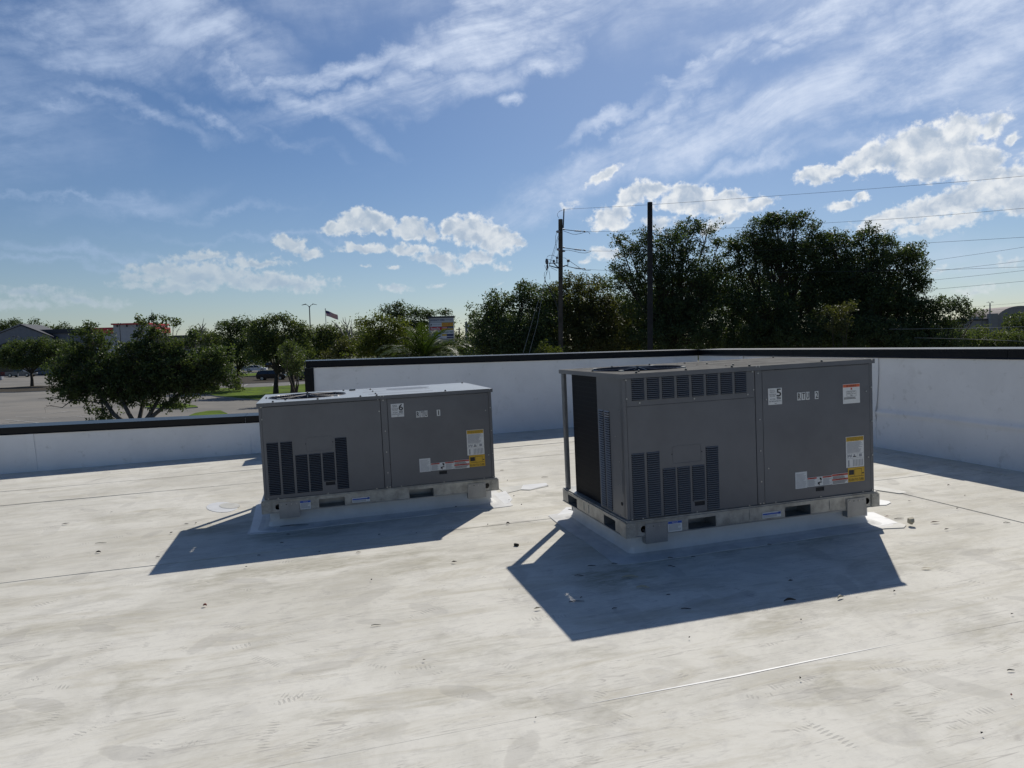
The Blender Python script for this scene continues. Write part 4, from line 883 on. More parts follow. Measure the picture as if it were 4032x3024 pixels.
# far treeline and middle trees: each with its own crown
mid = [
 ('dark tree behind the gabled store at the far left', 20, 190, [(15,1290,45,24,190),(-40,1300,50,30,190),(60,1272,25,10,190)], 'leaf_oak', .35),
 ('tall tree peeking over the gabled store roof', 65, 188, [(55,1278,24,14,188),(110,1285,28,16,188),(135,1270,16,10,188)], 'leaf_oak', .35),
 ('bushy tree over the long flat store roof', 185, 185, [(180,1292,28,14,185),(210,1300,18,8,185)], 'leaf_mid', .35),
 ('rounded tree over the far end of the long flat store', 250, 185, [(250,1290,28,12,185),(225,1297,12,8,185),(285,1300,12,5,185)], 'leaf_oak', .35),
 ('tree just left of the near tree top, over the red roofed store', 310, 180, [(305,1298,14,10,180),(330,1310,30,14,180)], 'leaf_oak', .35),
 ('pale leaning tree behind the right side of the near tree', 800, 95, [(790,1330,50,36,95),(850,1350,60,40,95),(740,1350,40,28,95),(830,1420,80,50,95)], 'leaf_mid', .25),
 ('round topped dark tree right of the near tree', 930, 88, [(900,1300,55,40,88),(950,1275,50,26,88),(1000,1320,60,50,88),(920,1380,80,50,88),(980,1400,60,40,88)], 'leaf_oak', .3),
 ('broad car park tree with the widest crown left of the black tall wall end', 1080, 80, [(1010,1300,45,30,80),(1040,1270,40,24,80),(1090,1258,45,16,80),(1130,1260,36,20,80),(1160,1290,50,26,80),(1200,1310,40,26,80),(1060,1330,90,50,80),(1150,1350,80,50,80),(1020,1390,70,36,80),(1200,1400,50,40,80),(1110,1390,60,30,80)], 'leaf_mid', .3),
 ('slim tree in front of the black wall end with drooping leaves', 1160, 50, [(1150,1400,34,50,50),(1170,1450,30,40,50),(1130,1370,30,30,50)], 'leaf_mid', .2),
 ('grey green tree below the double headed lamp post', 1270, 84, [(1250,1310,50,26,84),(1300,1300,50,22,84),(1340,1320,40,26,84),(1280,1360,80,40,84),(1360,1370,60,40,84),(1230,1390,60,36,84)], 'leaf_mid', .26),
 ('twiggy brown tree in the middle under the flag', 1400, 78, [(1380,1360,60,36,78),(1330,1390,60,26,78),(1430,1385,50,26,78)], 'leaf_oak_warm', .22),
 ('yellow green full tree left of the pylon sign', 1500, 70, [(1440,1275,40,26,70),(1500,1258,50,22,70),(1560,1280,45,30,70),(1480,1320,70,40,70),(1560,1340,60,40,70),(1440,1370,70,36,70),(1540,1385,90,30,70)], 'leaf_bright', .25),
 ('tall dark tree top rising behind the yellow green tree', 1560, 120, [(1530,1222,30,18,120),(1570,1205,36,14,120),(1600,1225,34,18,120),(1560,1240,50,20,120)], 'leaf_oak', .3),
 ('dark tree directly behind the left part of the pylon sign', 1660, 118, [(1640,1232,30,16,118),(1670,1240,40,20,118),(1700,1235,26,12,118),(1650,1290,60,40,118),(1610,1290,40,40,118)], 'leaf_oak', .3),
 ('dark tree behind the right top corner of the pylon sign', 1750, 118, [(1740,1232,20,12,118),(1765,1236,20,14,118),(1780,1265,14,10,118)], 'leaf_oak', .3),
 ('low hazy tree between the pylon sign and the horse sign', 1810, 150, [(1800,1320,26,14,150),(1825,1330,20,12,150),(1790,1345,30,16,150)], 'leaf_mid', .3),
 ('low green tree behind the palm', 1820, 60, [(1800,1370,60,24,60),(1850,1385,40,20,60),(1720,1385,60,16,60)], 'leaf_mid', .2),

 ('low far tree left of the parked cars under the middle trees', 900, 165, [(860,1350,70,26,165),(760,1360,70,24,165),(660,1355,60,20,165),(950,1350,60,26,165)], 'leaf_mid', .3),
 ('low far tree behind the gap between the two thin trunks', 1120, 165, [(1050,1345,60,26,165),(1150,1345,70,28,165),(1230,1345,60,26,165)], 'leaf_mid', .3),
 ('low far tree under the double headed lamp post', 1330, 160, [(1290,1330,60,34,160),(1400,1335,70,36,160),(1340,1365,90,30,160)], 'leaf_oak', .3),
 ('low far tree behind the yellow green tree and the palm', 1550, 150, [(1470,1330,60,40,150),(1590,1330,70,44,150),(1700,1345,70,36,150),(1560,1370,150,26,150)], 'leaf_oak', .3),
 ('small tree filling the space under the horse sign', 1860, 75, [(1850,1340,24,30,75),(1890,1370,50,34,75),(1830,1380,30,20,75)], 'leaf_oak', .2),
]
for i, (lab, u, Dd, lo, lf, tr_) in enumerate(mid):
    far = Dd > 110; sc_ = Dd / 80
    tree('tree', lab, gbase(u, Dd), lo, lf, 1.5 / sc_ ** 1.6, 40, .22 * sc_ ** .7, .75 * sc_ ** .8, trunk_r=tr_, seed=50 + i, group=None, fork=.35 if not far else .5, twigs=.3)
# car park trees at left with visible trunks
lb = gp(127, 1523); Dl = (lb - EYEP).dot(FWD)
tree('tree', 'car park tree with a straight dark trunk in front of the parked pickup', lb, [(30,1400,60,34,Dl),(90,1370,70,30,Dl),(160,1360,70,32,Dl),(200,1390,50,34,Dl),(60,1430,70,22,Dl),(130,1420,80,26,Dl),(-40,1410,50,30,Dl),(230,1430,40,20,Dl),(250,1370,60,34,Dl)], 'leaf_near', 1.1, 44, .22, .8, trunk_r=.24, seed=80, fork=.42, trunk_top=Vector((0, 0, 2.1)), twigs=.4)
lb2 = gp(838, 1545); D2 = (lb2 - EYEP).dot(FWD)
tree('tree', 'small lawn tree with its trunk foot on the green grass behind the near tree', lb2, [(800,1450,60,44,D2),(860,1440,60,44,D2),(830,1400,60,40,D2)], 'leaf_oak', 1.4, 44, .2, .6, trunk_r=.2, seed=81, twigs=.4)
# trunks of the row right of it
for i, (u, v, lab) in enumerate(((1092, 1478, 'thin dark tree trunk just behind the parked dark hatchback'), (1116, 1478, 'thicker dark tree trunk just behind the parked dark hatchback'))):
    b_ = gp(u, v); Dq = (b_ - EYEP).dot(FWD)
    tree('tree', lab + (' on the left' if i == 0 else ' on the right'), b_, [(u - 10, 1370, 45, 30, Dq), (u + 20, 1350, 40, 30, Dq)], 'leaf_mid', .8, 40, .26, .9, trunk_r=(.26, .38)[i], seed=84 + i, fork=.75, twigs=.3)
lb3 = gp(1152, 1590); D3 = (lb3 - EYEP).dot(FWD)
tree('tree', 'tree with a thick shaggy trunk on the grass beside the black wall end', lb3, [(1150,1420,36,40,D3),(1120,1390,36,30,D3),(1180,1400,30,36,D3),(1160,1460,26,30,D3)], 'leaf_mid', 3, 40, .15, .45, trunk_r=.26, seed=88, fork=.7, twigs=.4)
# bare dead trees
def bare(label, u, D0, strokes):
    b_ = gbase(u, D0); t = thing('bare_tree', label, 'tree', b_); mb = MB()
    mb.tube([Vector((0, 0, -.2)), P(u, 1360, D0) - b_], [.2, .12], 'deadwood', 6)
    for s in strokes: br(s, .08, mb, D0, 'deadwood', b_)
    mb.build('trunk', t)
bare('leafless pale tree standing under the flag', 1375, 80, [[(1380,1360),(1372,1320),(1364,1280),(1358,1248)],[(1370,1310),(1355,1285),(1342,1262)],[(1372,1320),(1380,1290),(1386,1255)],[(1366,1290),(1374,1270),(1378,1252)],[(1385,1330),(1383,1300),(1388,1275)],[(1362,1275),(1352,1265),(1350,1250)],[(1345,1300),(1320,1275),(1305,1262)],[(1355,1320),(1330,1285),(1324,1270)]])
bare('leafless thin treetop right of the near tree crown', 790, 90, [[(790,1340),(795,1310),(797,1280),(803,1252)],[(795,1300),(785,1280),(780,1272)],[(797,1290),(806,1280),(812,1272)],[(792,1320),(775,1300),(768,1285)],[(775,1300),(772,1290),(760,1280)],[(795,1310),(808,1295),(812,1288)],[(770,1320),(750,1300),(742,1285)]])
# palm
pb = gbase(1668, 31); pt = thing('palm_tree', 'palm with long arching fronds rising just behind the tall parapet', 'palm', pb)
ct = P(1668, 1418, 31) - pb
mb = MB(); pts = [Vector((0, 0, -.2)), ct*.5, ct]; mb.tube(pts, [.34, .28, .30], 'bark', 12)
for k in range(16): 
    z = ct.z * (k + .5) / 16; mb.tube([ct*((k+.3)/16), ct*((k+.6)/16)], [.33, .29], 'bark', 12, False)
mb.build('trunk', pt)
rd = random.Random(5)
for k in range(34):
    azm = 2*math.pi*k/34*1.0 + rd.uniform(-.12, .12); el0 = R(rd.choice((66, 52, 42, 32, 22, 14)) + rd.uniform(-5, 5)); ln = rd.uniform(2.1, 2.6)
    mb = MB(); pts = []; p = Vector(ct); e = el0; n = 12; dirh = Vector((math.cos(azm), math.sin(azm), 0))
    for i in range(n + 1):
        pts.append(p.copy()); p = p + (dirh*math.cos(e) + Vector((0, 0, math.sin(e)))) * ln/n; e -= R(5.5 + 3*math.cos(el0)) * (.4 + i/n)
    mb.tube(pts, [.028*(1 - .85*i/n) + .003 for i in range(n+1)], 'leaf_palm', 4)
    sidev = dirh.cross(Vector((0, 0, 1)))
    vs, fs = [], []
    for i in range(64):
        s = .12 + .88*i/64; q = s*n; a_ = pts[min(int(q), n-1)].lerp(pts[min(int(q)+1, n)], q - int(q)); dd = (pts[min(int(q)+1, n)] - pts[min(int(q), n-1)]).normalized()
        l_ = .52 * math.sin(math.pi*min(1, .25 + .72*s)) * rd.uniform(.85, 1.1)
        for sg in (-1, 1):
            w_ = (sidev*sg*.75 + dd*.72 + Vector((0, 0, rd.uniform(-.15, .28)))).normalized(); tip = a_ + w_*l_ + Vector((0, 0, -.05*l_)); o = len(vs)
            pr_ = dd * .016; vs += [a_ - pr_, a_ + pr_, a_.lerp(tip, .6) + pr_*.9, tip, a_.lerp(tip, .6) - pr_*.9]; fs.append((o, o+1, o+2, o+3, o+4))
    mb.add(vs, fs, 'leaf_palm'); mb.build('frond', pt)
# ================================================================== GROUND COVER, ROADS
gsheet([(700,1590),(770,1600),(780,1606),(700,1612),(640,1611),(570,1607),(600,1594)], .10, 'grass', 'grass_island', 'kerb', kind='structure')
gsheet([(745,1640),(770,1630),(820,1622),(868,1620),(895,1632),(900,1650),(880,1668),(740,1668)], .10, 'grass', 'grass_island', 'kerb', kind='structure')
gsheet([(690,1542),(760,1537),(860,1532),(1000,1528),(1120,1522),(1200,1515),(1330,1512),(1330,1640),(1180,1610),(1025,1578),(950,1573),(860,1563),(760,1550)], .12, 'grass', 'lawn', 'kerb', kind='structure')
gsheet([(600,1505),(960,1514),(1240,1501),(1330,1498),(1330,1511),(1200,1514),(1100,1521),(950,1529),(700,1538),(560,1535)], .012, 'asphalt_road', 'road', kind='structure')
gsheet([(930,1478),(1020,1475),(1330,1466),(1330,1497),(1240,1500),(960,1512),(800,1510),(820,1490)], .08, 'mulch', 'mulch_strip', 'kerb', kind='structure')
gsheet([(940,1478),(960,1473),(1010,1470),(1060,1474),(1000,1481),(950,1484)], .10, 'grass', 'lawn', kind='structure')
gsheet([(1110,1476),(1190,1470),(1330,1466),(1330,1478),(1190,1484),(1130,1484)], .10, 'grass', 'lawn', kind='structure')
gsheet([(-60,1532),(40,1528),(150,1521),(230,1523),(280,1532),(200,1540),(60,1546),(-60,1547)], .10, 'mulch', 'mulch_island', 'kerb', kind='structure')
for a_, b_ in (((100,1657),(362,1632)),((-20,1672),(95,1656)),((60,1641),(185,1645)),((300,1640),(420,1650)),((20,1620),(330,1600)),((0,1588),(200,1576)),((960,1521),(975,1513)),((1072,1518),(1082,1508)),((280,1516),(330,1500)),((130,1508),(250,1498)),((770,1553),(690,1545)),((340,1560),(200,1563)),((0,1606),(140,1598)),((180,1630),(300,1617)),((20,1652),(170,1668)),((380,1612),(240,1622)),((0,1560),(120,1554)),((0,1510),(60,1507)),((880,1524),(898,1514)),((1140,1516),(1150,1506)),((1000,1533),(1012,1529))):
    p, q = gp(*a_), gp(*b_); d = (q - p).normalized(); nn = Vector((-d.y, d.x, 0)) * .06; z = Vector((0, 0, .018)); n = 8
    mb = MB(); vs = [x for i in range(n+1) for x in (Vector((*(p.lerp(q, i/n)).xy, gz(p.lerp(q, i/n).x))) - nn + z, Vector((*(p.lerp(q, i/n)).xy, gz(p.lerp(q, i/n).x))) + nn + z)]
    mb.add(vs, [(2*i, 2*i+2, 2*i+3, 2*i+1)[::-1] for i in range(n)], 'line_white'); mb.build('painted_line', kind='structure')
# ================================================================== POLES AND WIRES
def pole(name, label, utop, vtop, ubot, vbot, D0, r0, r1, m, n=14):
    a, b = P(ubot, vbot, D0), P(utop, vtop, D0); d = (a - b); k = (b.z + .3) / (b.z - a.z); base = b + d*k
    t = thing(name, label, 'pole', base); mb = MB(); mb.tube([Vector((0, 0, 0)), (b - base)*.5, b - base], [r1, (r0+r1)/2, r0], m, n); mb.build('shaft', t, smooth=False); return t, base
ut, ub = pole('utility_pole', 'brown wooden utility pole with insulators, left of the two poles in front of the oaks', 2207, 864, 2208, 1395, 47, .145, .165, 'polewood')
def q(u, v, D0=47, dd=0): return P(u, v, D0 + dd) - ub
def zz4(X, Y): return 2130 + .1929*X, 780 + .1929*Y
def cab(pts, r, m, name, par=ut, n=5, D0=46.9):
    mb = MB(); mb.tube([q(*zz4(*p), D0) for p in pts], r, m, n); return mb.build(name, par)
mb = MB(); mb.tube([q(*zz4(455, 610), 46.8), q(*zz4(470, 220), 46.8)], .045, 'metal_dark', 6); mb.build('top_bracket', ut)
cab([(445, 240), (370, 275), (335, 320), (335, 360), (365, 410)], .012, 'cable', 'jumper_cable')
for (y0, y1, kk) in ((640, 685, 0), (1012, 1070, 1), (1392, 1450, 2)):
    x0 = 470 if kk < 2 else 545
    cab([(x0 - 20, y0), (690, (y0+y1)/2 - 4 + 10), (820, y1 - 10), (900, y1)], .022, 'metal_dark', 'insulator_rod')
    for j in range(9):
        f_ = j / 8; cxx = 692 + 122*f_; cyy = (y0+y1)/2 + 6 + (y1 - (y0+y1)/2 - 14)*f_
        a_ = q(*zz4(cxx - 3, cyy), 46.9); b_ = q(*zz4(cxx + 3, cyy + 1), 46.9); mb = MB(); mb.tube([a_, b_], .062, 'insulator', 10); mb.build('insulator_shed', ut)
    mb = MB(); mb.tube([q(*zz4(870, y1 - 12), 46.9), q(*zz4(915, y1 + 5), 46.9)], [.05, .03], 'metal_dark', 8); mb.build('wire_clamp', ut)
    mb = MB(); mb.tube([q(*zz4(450, y0 - 4), 46.9), q(*zz4(482, y0), 46.9)], .05, 'metal_dark', 8); mb.build('eye_bolt', ut)
cab([(455, 670), (560, 705), (640, 735), (720, 740), (820, 720), (900, 695), (960, 690), (985, 705), (1000, 735)], .014, 'cable', 'jumper_cable')
cab([(490, 1068), (560, 1062), (680, 1085), (800, 1115), (900, 1122), (980, 1105), (1015, 1085)], .014, 'cable', 'jumper_cable')
cab([(455, 1220), (500, 1225), (535, 1260)], .012, 'cable', 'jumper_cable'); cab([(585, 1285), (680, 1350), (780, 1415), (860, 1470), (960, 1480), (1020, 1470)], .014, 'cable', 'jumper_cable')
mb = MB(); mb.tube([q(*zz4(455, 1390), 46.9), q(*zz4(550, 1370), 46.9), q(*zz4(552, 1300), 46.9)], .04, 'metal_dark', 6); mb.tube([q(*zz4(530, 1278), 46.9), q(*zz4(585, 1278), 46.9)], .085, 'insulator', 10); mb.build('arrester', ut)
for (x, y, r) in ((350, 685, .09), (360, 1048, .09), (465, 1080, .07)):
    mb = MB(); mb.tube([q(*zz4(x - 40, y), 46.8), q(*zz4(x - 10, y), 46.8), q(*zz4(x + 30, y), 46.8)], [r*.6, r, r*.7], 'label_grey' if r > .08 else 'insulator', 10); mb.build('post_insulator', ut)
mb = MB(); mb.tube([q(*zz4(355, 1430), 46.9), q(*zz4(170, 1380), 46.8)], .035, 'metal_dark', 6); mb.tube([q(*zz4(355, 1420), 46.9), q(*zz4(250, 1320), 46.8)], .035, 'metal_dark', 6); mb.tube([q(*zz4(160, 1330), 46.8), q(*zz4(355, 1325), 46.8)], .03, 'metal_dark', 6); mb.build('crossarm', ut)
for (x0, y0, x1, y1, r) in ((115, 1240, 125, 1345, .11), (130, 1345, 130, 1440, .07), (262, 1262, 264, 1310, .09), (325, 1195, 330, 1240, .08), (325, 1240, 325, 1320, .045), (110, 1440, 125, 1475, .05)):
    mb = MB(); mb.tube([q(*zz4(x0, y0), 46.7), q(*zz4((x0+x1)/2, (y0+y1)/2), 46.7), q(*zz4(x1, y1), 46.7)], [r*.6, r, r*.8], 'insulator', 9); mb.build('cable_head', ut)
for pts in ([(320, 715), (298, 780), (298, 900), (310, 980), (325, 1030)], [(350, 770), (300, 930), (240, 1130), (200, 1260), (170, 1370)], [(118, 1230), (130, 1190), (180, 1168), (250, 1168), (310, 1200)], [(140, 1250), (200, 1262), (240, 1275)], [(100, 1480), (75, 1520), (66, 1580), (75, 1650)], [(130, 1490), (105, 1570), (80, 1660)], [(160, 1480), (175, 1540), (182, 1600), (180, 1660)], [(75, 1370), (90, 1420), (110, 1450)], [(350, 1140), (332, 1165), (335, 1195)], [(200, 1420), (270, 1450), (325, 1480)]):
    cab(pts, .012, 'cable', 'jumper_cable')
def z8(X, Y): return 2050 + .434*X, 700 + .434*Y
for pts in ([(222, 930), (250, 990), (300, 1090), (335, 1170), (345, 1300)], [(255, 980), (290, 1060), (320, 1140), (343, 1200)], [(218, 900), (225, 940), (260, 1000)]):
    mb = MB(); mb.tube([q(*z8(*p), 46.8) for p in pts], .02, 'cable', 5); mb.build('riser_cable', ut)
for i, pts in enumerate(([(345, 535), (300, 700), (235, 860), (218, 930), (150, 1330), (75, 1600)], [(218, 935), (120, 1250), (20, 1600)])):
    mb = MB(); mb.tube([P(*z8(*p), 46.8 - .3*j) for j, p in enumerate(pts)], .010, 'cable_pale', 5)
    tag(mb.build('guy_wire'), ('upper thin guy wire running down left from the wooden utility pole', 'lower thin guy wire running down left from the wooden utility pole')[i], 'wire')
dt, db = pole('steel_pole', 'plain thick dark pole with a flat top, right of the wooden utility pole', 2559, 797, 2560, 1395, 40, .143, .155, 'poledark', 10)
wires = [('topmost wire running from the tip of the utility pole up to the right edge', [(2222,824,47),(2559,806,44),(3000,775,41),(3500,738,38),(4032,693,35),(4900,600,31)]),
 ('second wire from the top, leaving the upper insulator string', [(2308,912,47),(2559,908,45),(3000,893,43),(3250,878,42),(3600,856,39),(4032,820,36),(4900,740,32)]),
 ('third wire from the top, leaving the middle insulator string', [(2308,988,47),(2700,990,46),(3200,980,43),(3600,959,40),(4032,934,37),(4900,880,33)]),
 ('fourth wire, leaving the lowest insulator string and crossing the oaks', [(2308,1061,47),(2560,1071,46),(3020,1073,44),(3610,1064,41),(4032,1051,38),(4900,1020,34)]),
 ('thin steep wire emerging high at the right edge of the oak mass', [(3300,1095,70),(3625,1034,65),(4032,973,60),(4900,830,50)]),
 ('steep wire crossing the nearly level one right of the oaks', [(3300,1120,70),(3629,1075,65),(4032,1027,60),(4900,920,50)]),
 ('steep wire just below the crossing wires right of the oaks', [(3300,1150,68),(3595,1112,63),(4032,1065,58),(4900,960,50)]),
 ('lowest of the steep wires right of the oaks', [(3300,1185,66),(3614,1146,61),(4032,1107,56),(4900,1020,50)]),
 ('faint wire passing in front of the right hand double lamp post', [(3600,1222,110),(3828,1208,105),(4032,1192,100),(4900,1130,90)]),
 ('faint wire ending at the arched building roof line', [(3600,1240,112),(3877,1223,107),(4032,1213,102),(4900,1170,90)]),
 ('pale thick cable crossing above the hedges at the right edge', [(3500,1296,44),(3775,1293,40),(4032,1286,36),(4900,1260,30)]),
 ('pale thick cable crossing in front of the hedges at the right edge', [(3600,1330,44),(3813,1335,40),(4032,1344,36),(4900,1385,30)])]
for i, (lab, pts) in enumerate(wires):
    # smooth curve through the points
    cp_ = [P(*p) for p in pts]; out = []
    for k in range(len(cp_) - 1):
        p0, p1, p2, p3 = cp_[max(k-1, 0)], cp_[k], cp_[k+1], cp_[min(k+2, len(cp_)-1)]
        for j in range(8):
            s = j/8; out.append(.5*((2*p1) + (p2-p0)*s + (2*p0-5*p1+4*p2-p3)*s*s + (3*p1-p0-3*p2+p3)*s**3))
    out.append(cp_[-1]); mb = MB(); mb.tube(out, (.008 if i < 4 else .011 if i < 8 else .013 if i < 10 else .010), 'cable' if i < 10 else 'cable_pale', 5); tag(mb.build('overhead_wire'), lab, 'wire', 'overhead wires')
def lamp(name, label, u, vtop, D0, span, heads, m='metal_dark', r=.09, rot=0):
    b_ = gbase(u, D0); tp = P(u, vtop, D0); h = tp.z - b_.z; t = thing(name, label, 'street lamp', b_); mb = MB()
    mb.tube([(0, 0, 0), (0, 0, .8)], r*2.2, 'kerb', 10); mb.tube([(0, 0, .8), (0, 0, h - .25)], [r*1.2, r*.75], m, 8); mb.build('mast', t)
    for sgn in heads:
        mb = MB(); mb.tube([(0, 0, h - .45), (sgn*span*.2, 0, h - .12), (sgn*span*.5, 0, h)], .04, m, 6)
        x0, x1 = sgn*span*.45, sgn*span; lo, hi = min(x0, x1), max(x0, x1)
        mb.add([(x0, -.16, h), (x1, -.10, h - .10), (x1, .10, h - .10), (x0, .16, h), (x0, -.16, h + .1), (x1, -.10, h - .05), (x1, .10, h - .05), (x0, .16, h + .1)], [(0,1,2,3),(4,5,6,7),(0,1,5,4),(1,2,6,5),(2,3,7,6),(3,0,4,7)], m); mb.build('lamp_head', t)
    t.rotation_euler = (0, 0, rot); return t
lamp('street_lamp', 'tall double headed lamp post rising above the middle trees left of the flag', 1226, 1199, 100, 1.05, (-1, 1))
lamp('street_lamp', 'small double headed lamp post in front of the gabled store', 66, 1325, 150, .70, (-1, 1), r=.06)
lamp('street_lamp', 'double headed lamp post in front of the arched building at right', 3896, 1190, 150, .72, (-1, 1), 'sign_post', .16)
lamp('street_lamp', 'single headed lamp post left of the double one at right', 3865, 1244, 110, .5, (-1,), 'metal_dark', .07)
lamp('street_lamp', 'thin dark lamp post in front of the white tower of the red roofed store', 478, 1274, 140, .5, (-1, 1), 'metal_dark', .07)
# flag
fb = gbase(1290, 100); ft = thing('flagpole', 'thin pale flagpole above the middle trees', 'flagpole', fb); tp = P(1281, 1219, 100) - fb
mb = MB(); mb.tube([(0, 0, 0), tp], [.08, .04], 'cable_pale', 8); mb.tube([tp, tp + Vector((0, 0, .15))], .07, 'cable_pale', 8); mb.build('shaft', ft)
fo = P(1281, 1222, 100); fl = thing('flag', 'american flag blowing to the right from the thin flagpole', 'flag', fo); ex = Vector((.83, .12, -.32)); ez = Vector((.12, 0, -1.0))
Rr, Cc = 13, 12
def fp(i, j): s = i/Cc; return ex*(1.95*s) + ez*(.78*j/Rr*(1 - .1*s)) + Vector((0, .10*math.sin(s*7 + j*.2), .04*math.sin(s*6)))
mb = MB()
for j in range(Rr):
    for i in range(Cc): mb.add([fp(i, j), fp(i+1, j), fp(i+1, j+1), fp(i, j+1)], [(0, 1, 2, 3)], 'flag_blue' if (i < 4 and j < 6) else ('flag_red' if j % 2 == 0 else 'flag_white'))
mb.build('flag_cloth', fl)
# far utility pole
t, b_ = pole('utility_pole', 'small far utility pole between the pylon sign and the horse sign', 1808, 1289, 1810, 1370, 150, .13, .16, 'poledark', 8)
mb = MB(); a = P(1797, 1297, 150) - b_; c = P(1817, 1296, 150) - b_; mb.tube([a, c], .07, 'poledark', 4); mb.build('crossarm', t)
for i, dv in enumerate((0, 6, 12)):
    mb = MB(); mb.tube([P(1770, 1303 + dv, 155), P(1809, 1298 + dv, 150), P(1850, 1290 + dv*1.3, 143)], .02, 'cable', 4); tag(mb.build('overhead_wire'), ('highest', 'middle', 'lowest')[i] + ' faint wire on the small far utility pole', 'wire', 'far wires')
# ================================================================== SIGNS
def frameM(u, v, D0, yaw=0): return Matrix.Translation(P(u, v, D0)) @ Matrix.Rotation(yaw, 4, 'Z')
sD = 100; k = sD / F
sg = thing('pylon_sign', 'tall shopping centre pylon sign with rows of store names above the palm', 'sign', frameM(1737, 1247, sD, -.02))
Wd = 49 * k; Hh = 126 * k
mb = MB(); mb.box((-Wd - .12, -.35, -.16), (Wd + .12, .35, .06), 'roof_dark'); mb.build('cap', sg)
mb = MB(); mb.box((-Wd, -.25, -Hh), (-Wd + .22, .25, -.17), 'sign_post'); mb.box((Wd - .06, -.25, -Hh), (Wd, .25, -.17), 'sign_post'); mb.build('frame', sg)
mb = MB(); mb.box((-Wd + .24, -.2, -6.4), (-Wd + .6, .2, -Hh), 'sign_post'); mb.box((Wd - .6, -.2, -6.4), (Wd - .24, .2, -Hh), 'sign_post'); mb.build('post', sg)
mb = MB(); mb.box((-Wd + .23, -.15, -98*k), (Wd - .07, .15, -.17), 'sign_post'); mb.build('cabinet', sg)
def cell(x0, x1, v0, v1, m, txts=(), name='name_panel'):
    mb = MB(); X0 = (x0*.1356 + 1600 - 1737)*k; X1 = (x1*.1356 + 1600 - 1737)*k; Z1 = -(v0*.1356 + 1200 - 1247)*k; Z0 = -(v1*.1356 + 1200 - 1247)*k
    mb.box((X0, -.22, Z0 + .01), (X1, .2, Z1 - .01), m)
    for (kind, a, b, c, d, s, mm) in txts:
        xa, xb, za, zb = X0 + a*(X1-X0), X0 + b*(X1-X0), Z0 + c*(Z1-Z0), Z0 + d*(Z1-Z0)
        if kind == 't': put_text(mb, s, xa, za, xb - xa, zb - za, -.235, mm, .012)
        else: mb.box((xa, -.228, za), (xb, -.221, zb), mm)
    mb.build(name, sg)
cell(650, 1360, 382, 515, 'sign_grey', [('t', .05, .66, .35, .68, 'REGENCY PARK', 'sign_navy'), ('t', .70, .96, .42, .64, 'SHOPPING CENTER', 'label_grey')], 'title_panel')
cell(650, 1022, 520, 632, 'sign_white', [('b', .14, .22, .30, .62, '', 'label_black'), ('b', .20, .25, .45, .75, '', 'label_black'), ('t', .30, .96, .44, .62, 'COMMUNITY CHURCH', 'label_grey')])
cell(1024, 1360, 520, 630, 'label_yellow', [('t', .05, .92, .22, .82, "OLLIE'S", 'label_red')])
cell(690, 1016, 636, 738, 'bldg_red', [('t', .10, .84, .12, .86, 'bealls', 'sign_white')])
cell(1030, 1360, 636, 735, 'label_yellow', [('b', 0, .46, .42, 1, '', 'bldg_red'), ('b', .46, 1, .42, 1, '', 'sign_navy'), ('t', .06, .42, .5, .9, 'home', 'sign_white'), ('t', .5, .94, .42, .74, 'depot', 'sign_grey')])
cell(650, 1028, 742, 852, 'sign_grey'); cell(1030, 1360, 738, 852, 'sign_white', [('t', .05, .94, .30, .64, 'DOLLAR TREE', 'sign_green')])
cell(650, 1028, 856, 970, 'sign_white', [('t', .36, .95, .20, .75, '5 chc L', 'label_blue')])
cell(1030, 1360, 856, 985, 'sign_white', [('b', 0, .4, .62, .98, '', 'label_yellow'), ('b', .4, 1, .55, 1, '', 'sign_navy'), ('b', .4, 1, .10, .40, '', 'sign_navy')])
hs = thing('pylon_sign', 'narrow dark sign on a grey post with a pale horse head emblem', 'sign', frameM(1840, 1268, 95)); k2 = 95 / F
mb = MB(); mb.box((-9*k2, -.2, -6.5), (0, .2, 0), 'sign_post'); mb.build('post', hs)
mb = MB(); mb.box((0.01, -.15, -24*k2), (18*k2, .15, -5*k2), 'roof_dark'); mb.build('sign_panel', hs)
mb = MB(); mb.add([(x*k2, -.165, z*k2) for x, z in ((1, -8), (5, -9), (9, -11), (13, -15), (14, -18), (11, -18), (9, -17), (8, -21), (4, -23), (1, -22))], [tuple(range(10))], 'sign_white'); mb.build('emblem', hs)
mb = MB(); mb.box((0.01, -.12, -62*k2), (3*k2, .12, -44*k2), 'roof_dark'); mb.build('lower_panel', hs)
# ================================================================== BUILDINGS
def bldg(label, u, v, D0, yaw=0): return thing('store_building', label, 'building', frameM(u, v, D0, yaw))
# gabled store, far left
kb = 165 / F; g_ = bldg('grey gabled store front with an arched entrance at the far left', 82, 1282, 165, .12)
mb = MB(); zb_ = -(1475 - 1282)*kb; apex = (0, 0); lft = (-8.5, -3.2); rgt = (6.6, -2.9)
poly = [(lft[0], zb_), (rgt[0], zb_), rgt, apex, lft]
mb.add([(x, 0, z) for x, z in poly] + [(x, 9, z) for x, z in poly], [tuple(range(5)), (0, 1, 6, 5), (1, 2, 7, 6), (2, 3, 8, 7), (3, 4, 9, 8), (4, 0, 5, 9)], 'stucco_grey'); mb.build('wall', g_)
mb = MB(); mb.add([(x, y, z) for y in (-.3, 9.2) for x, z in ((.0, .12), (7.0, -2.95), (7.0, -2.7), (0, .4))], [(0,1,2,3),(4,5,6,7),(0,1,5,4),(1,2,6,5),(2,3,7,6),(3,0,4,7)], 'roof_dark'); mb.add([(x, y, z) for y in (-.3, 9.2) for x, z in ((.0, .12), (-9, -3.3), (-9, -3.05), (0, .4))], [(0,1,2,3),(4,5,6,7),(0,1,5,4),(1,2,6,5),(2,3,7,6),(3,0,4,7)], 'stucco_grey'); mb.build('roof', g_)
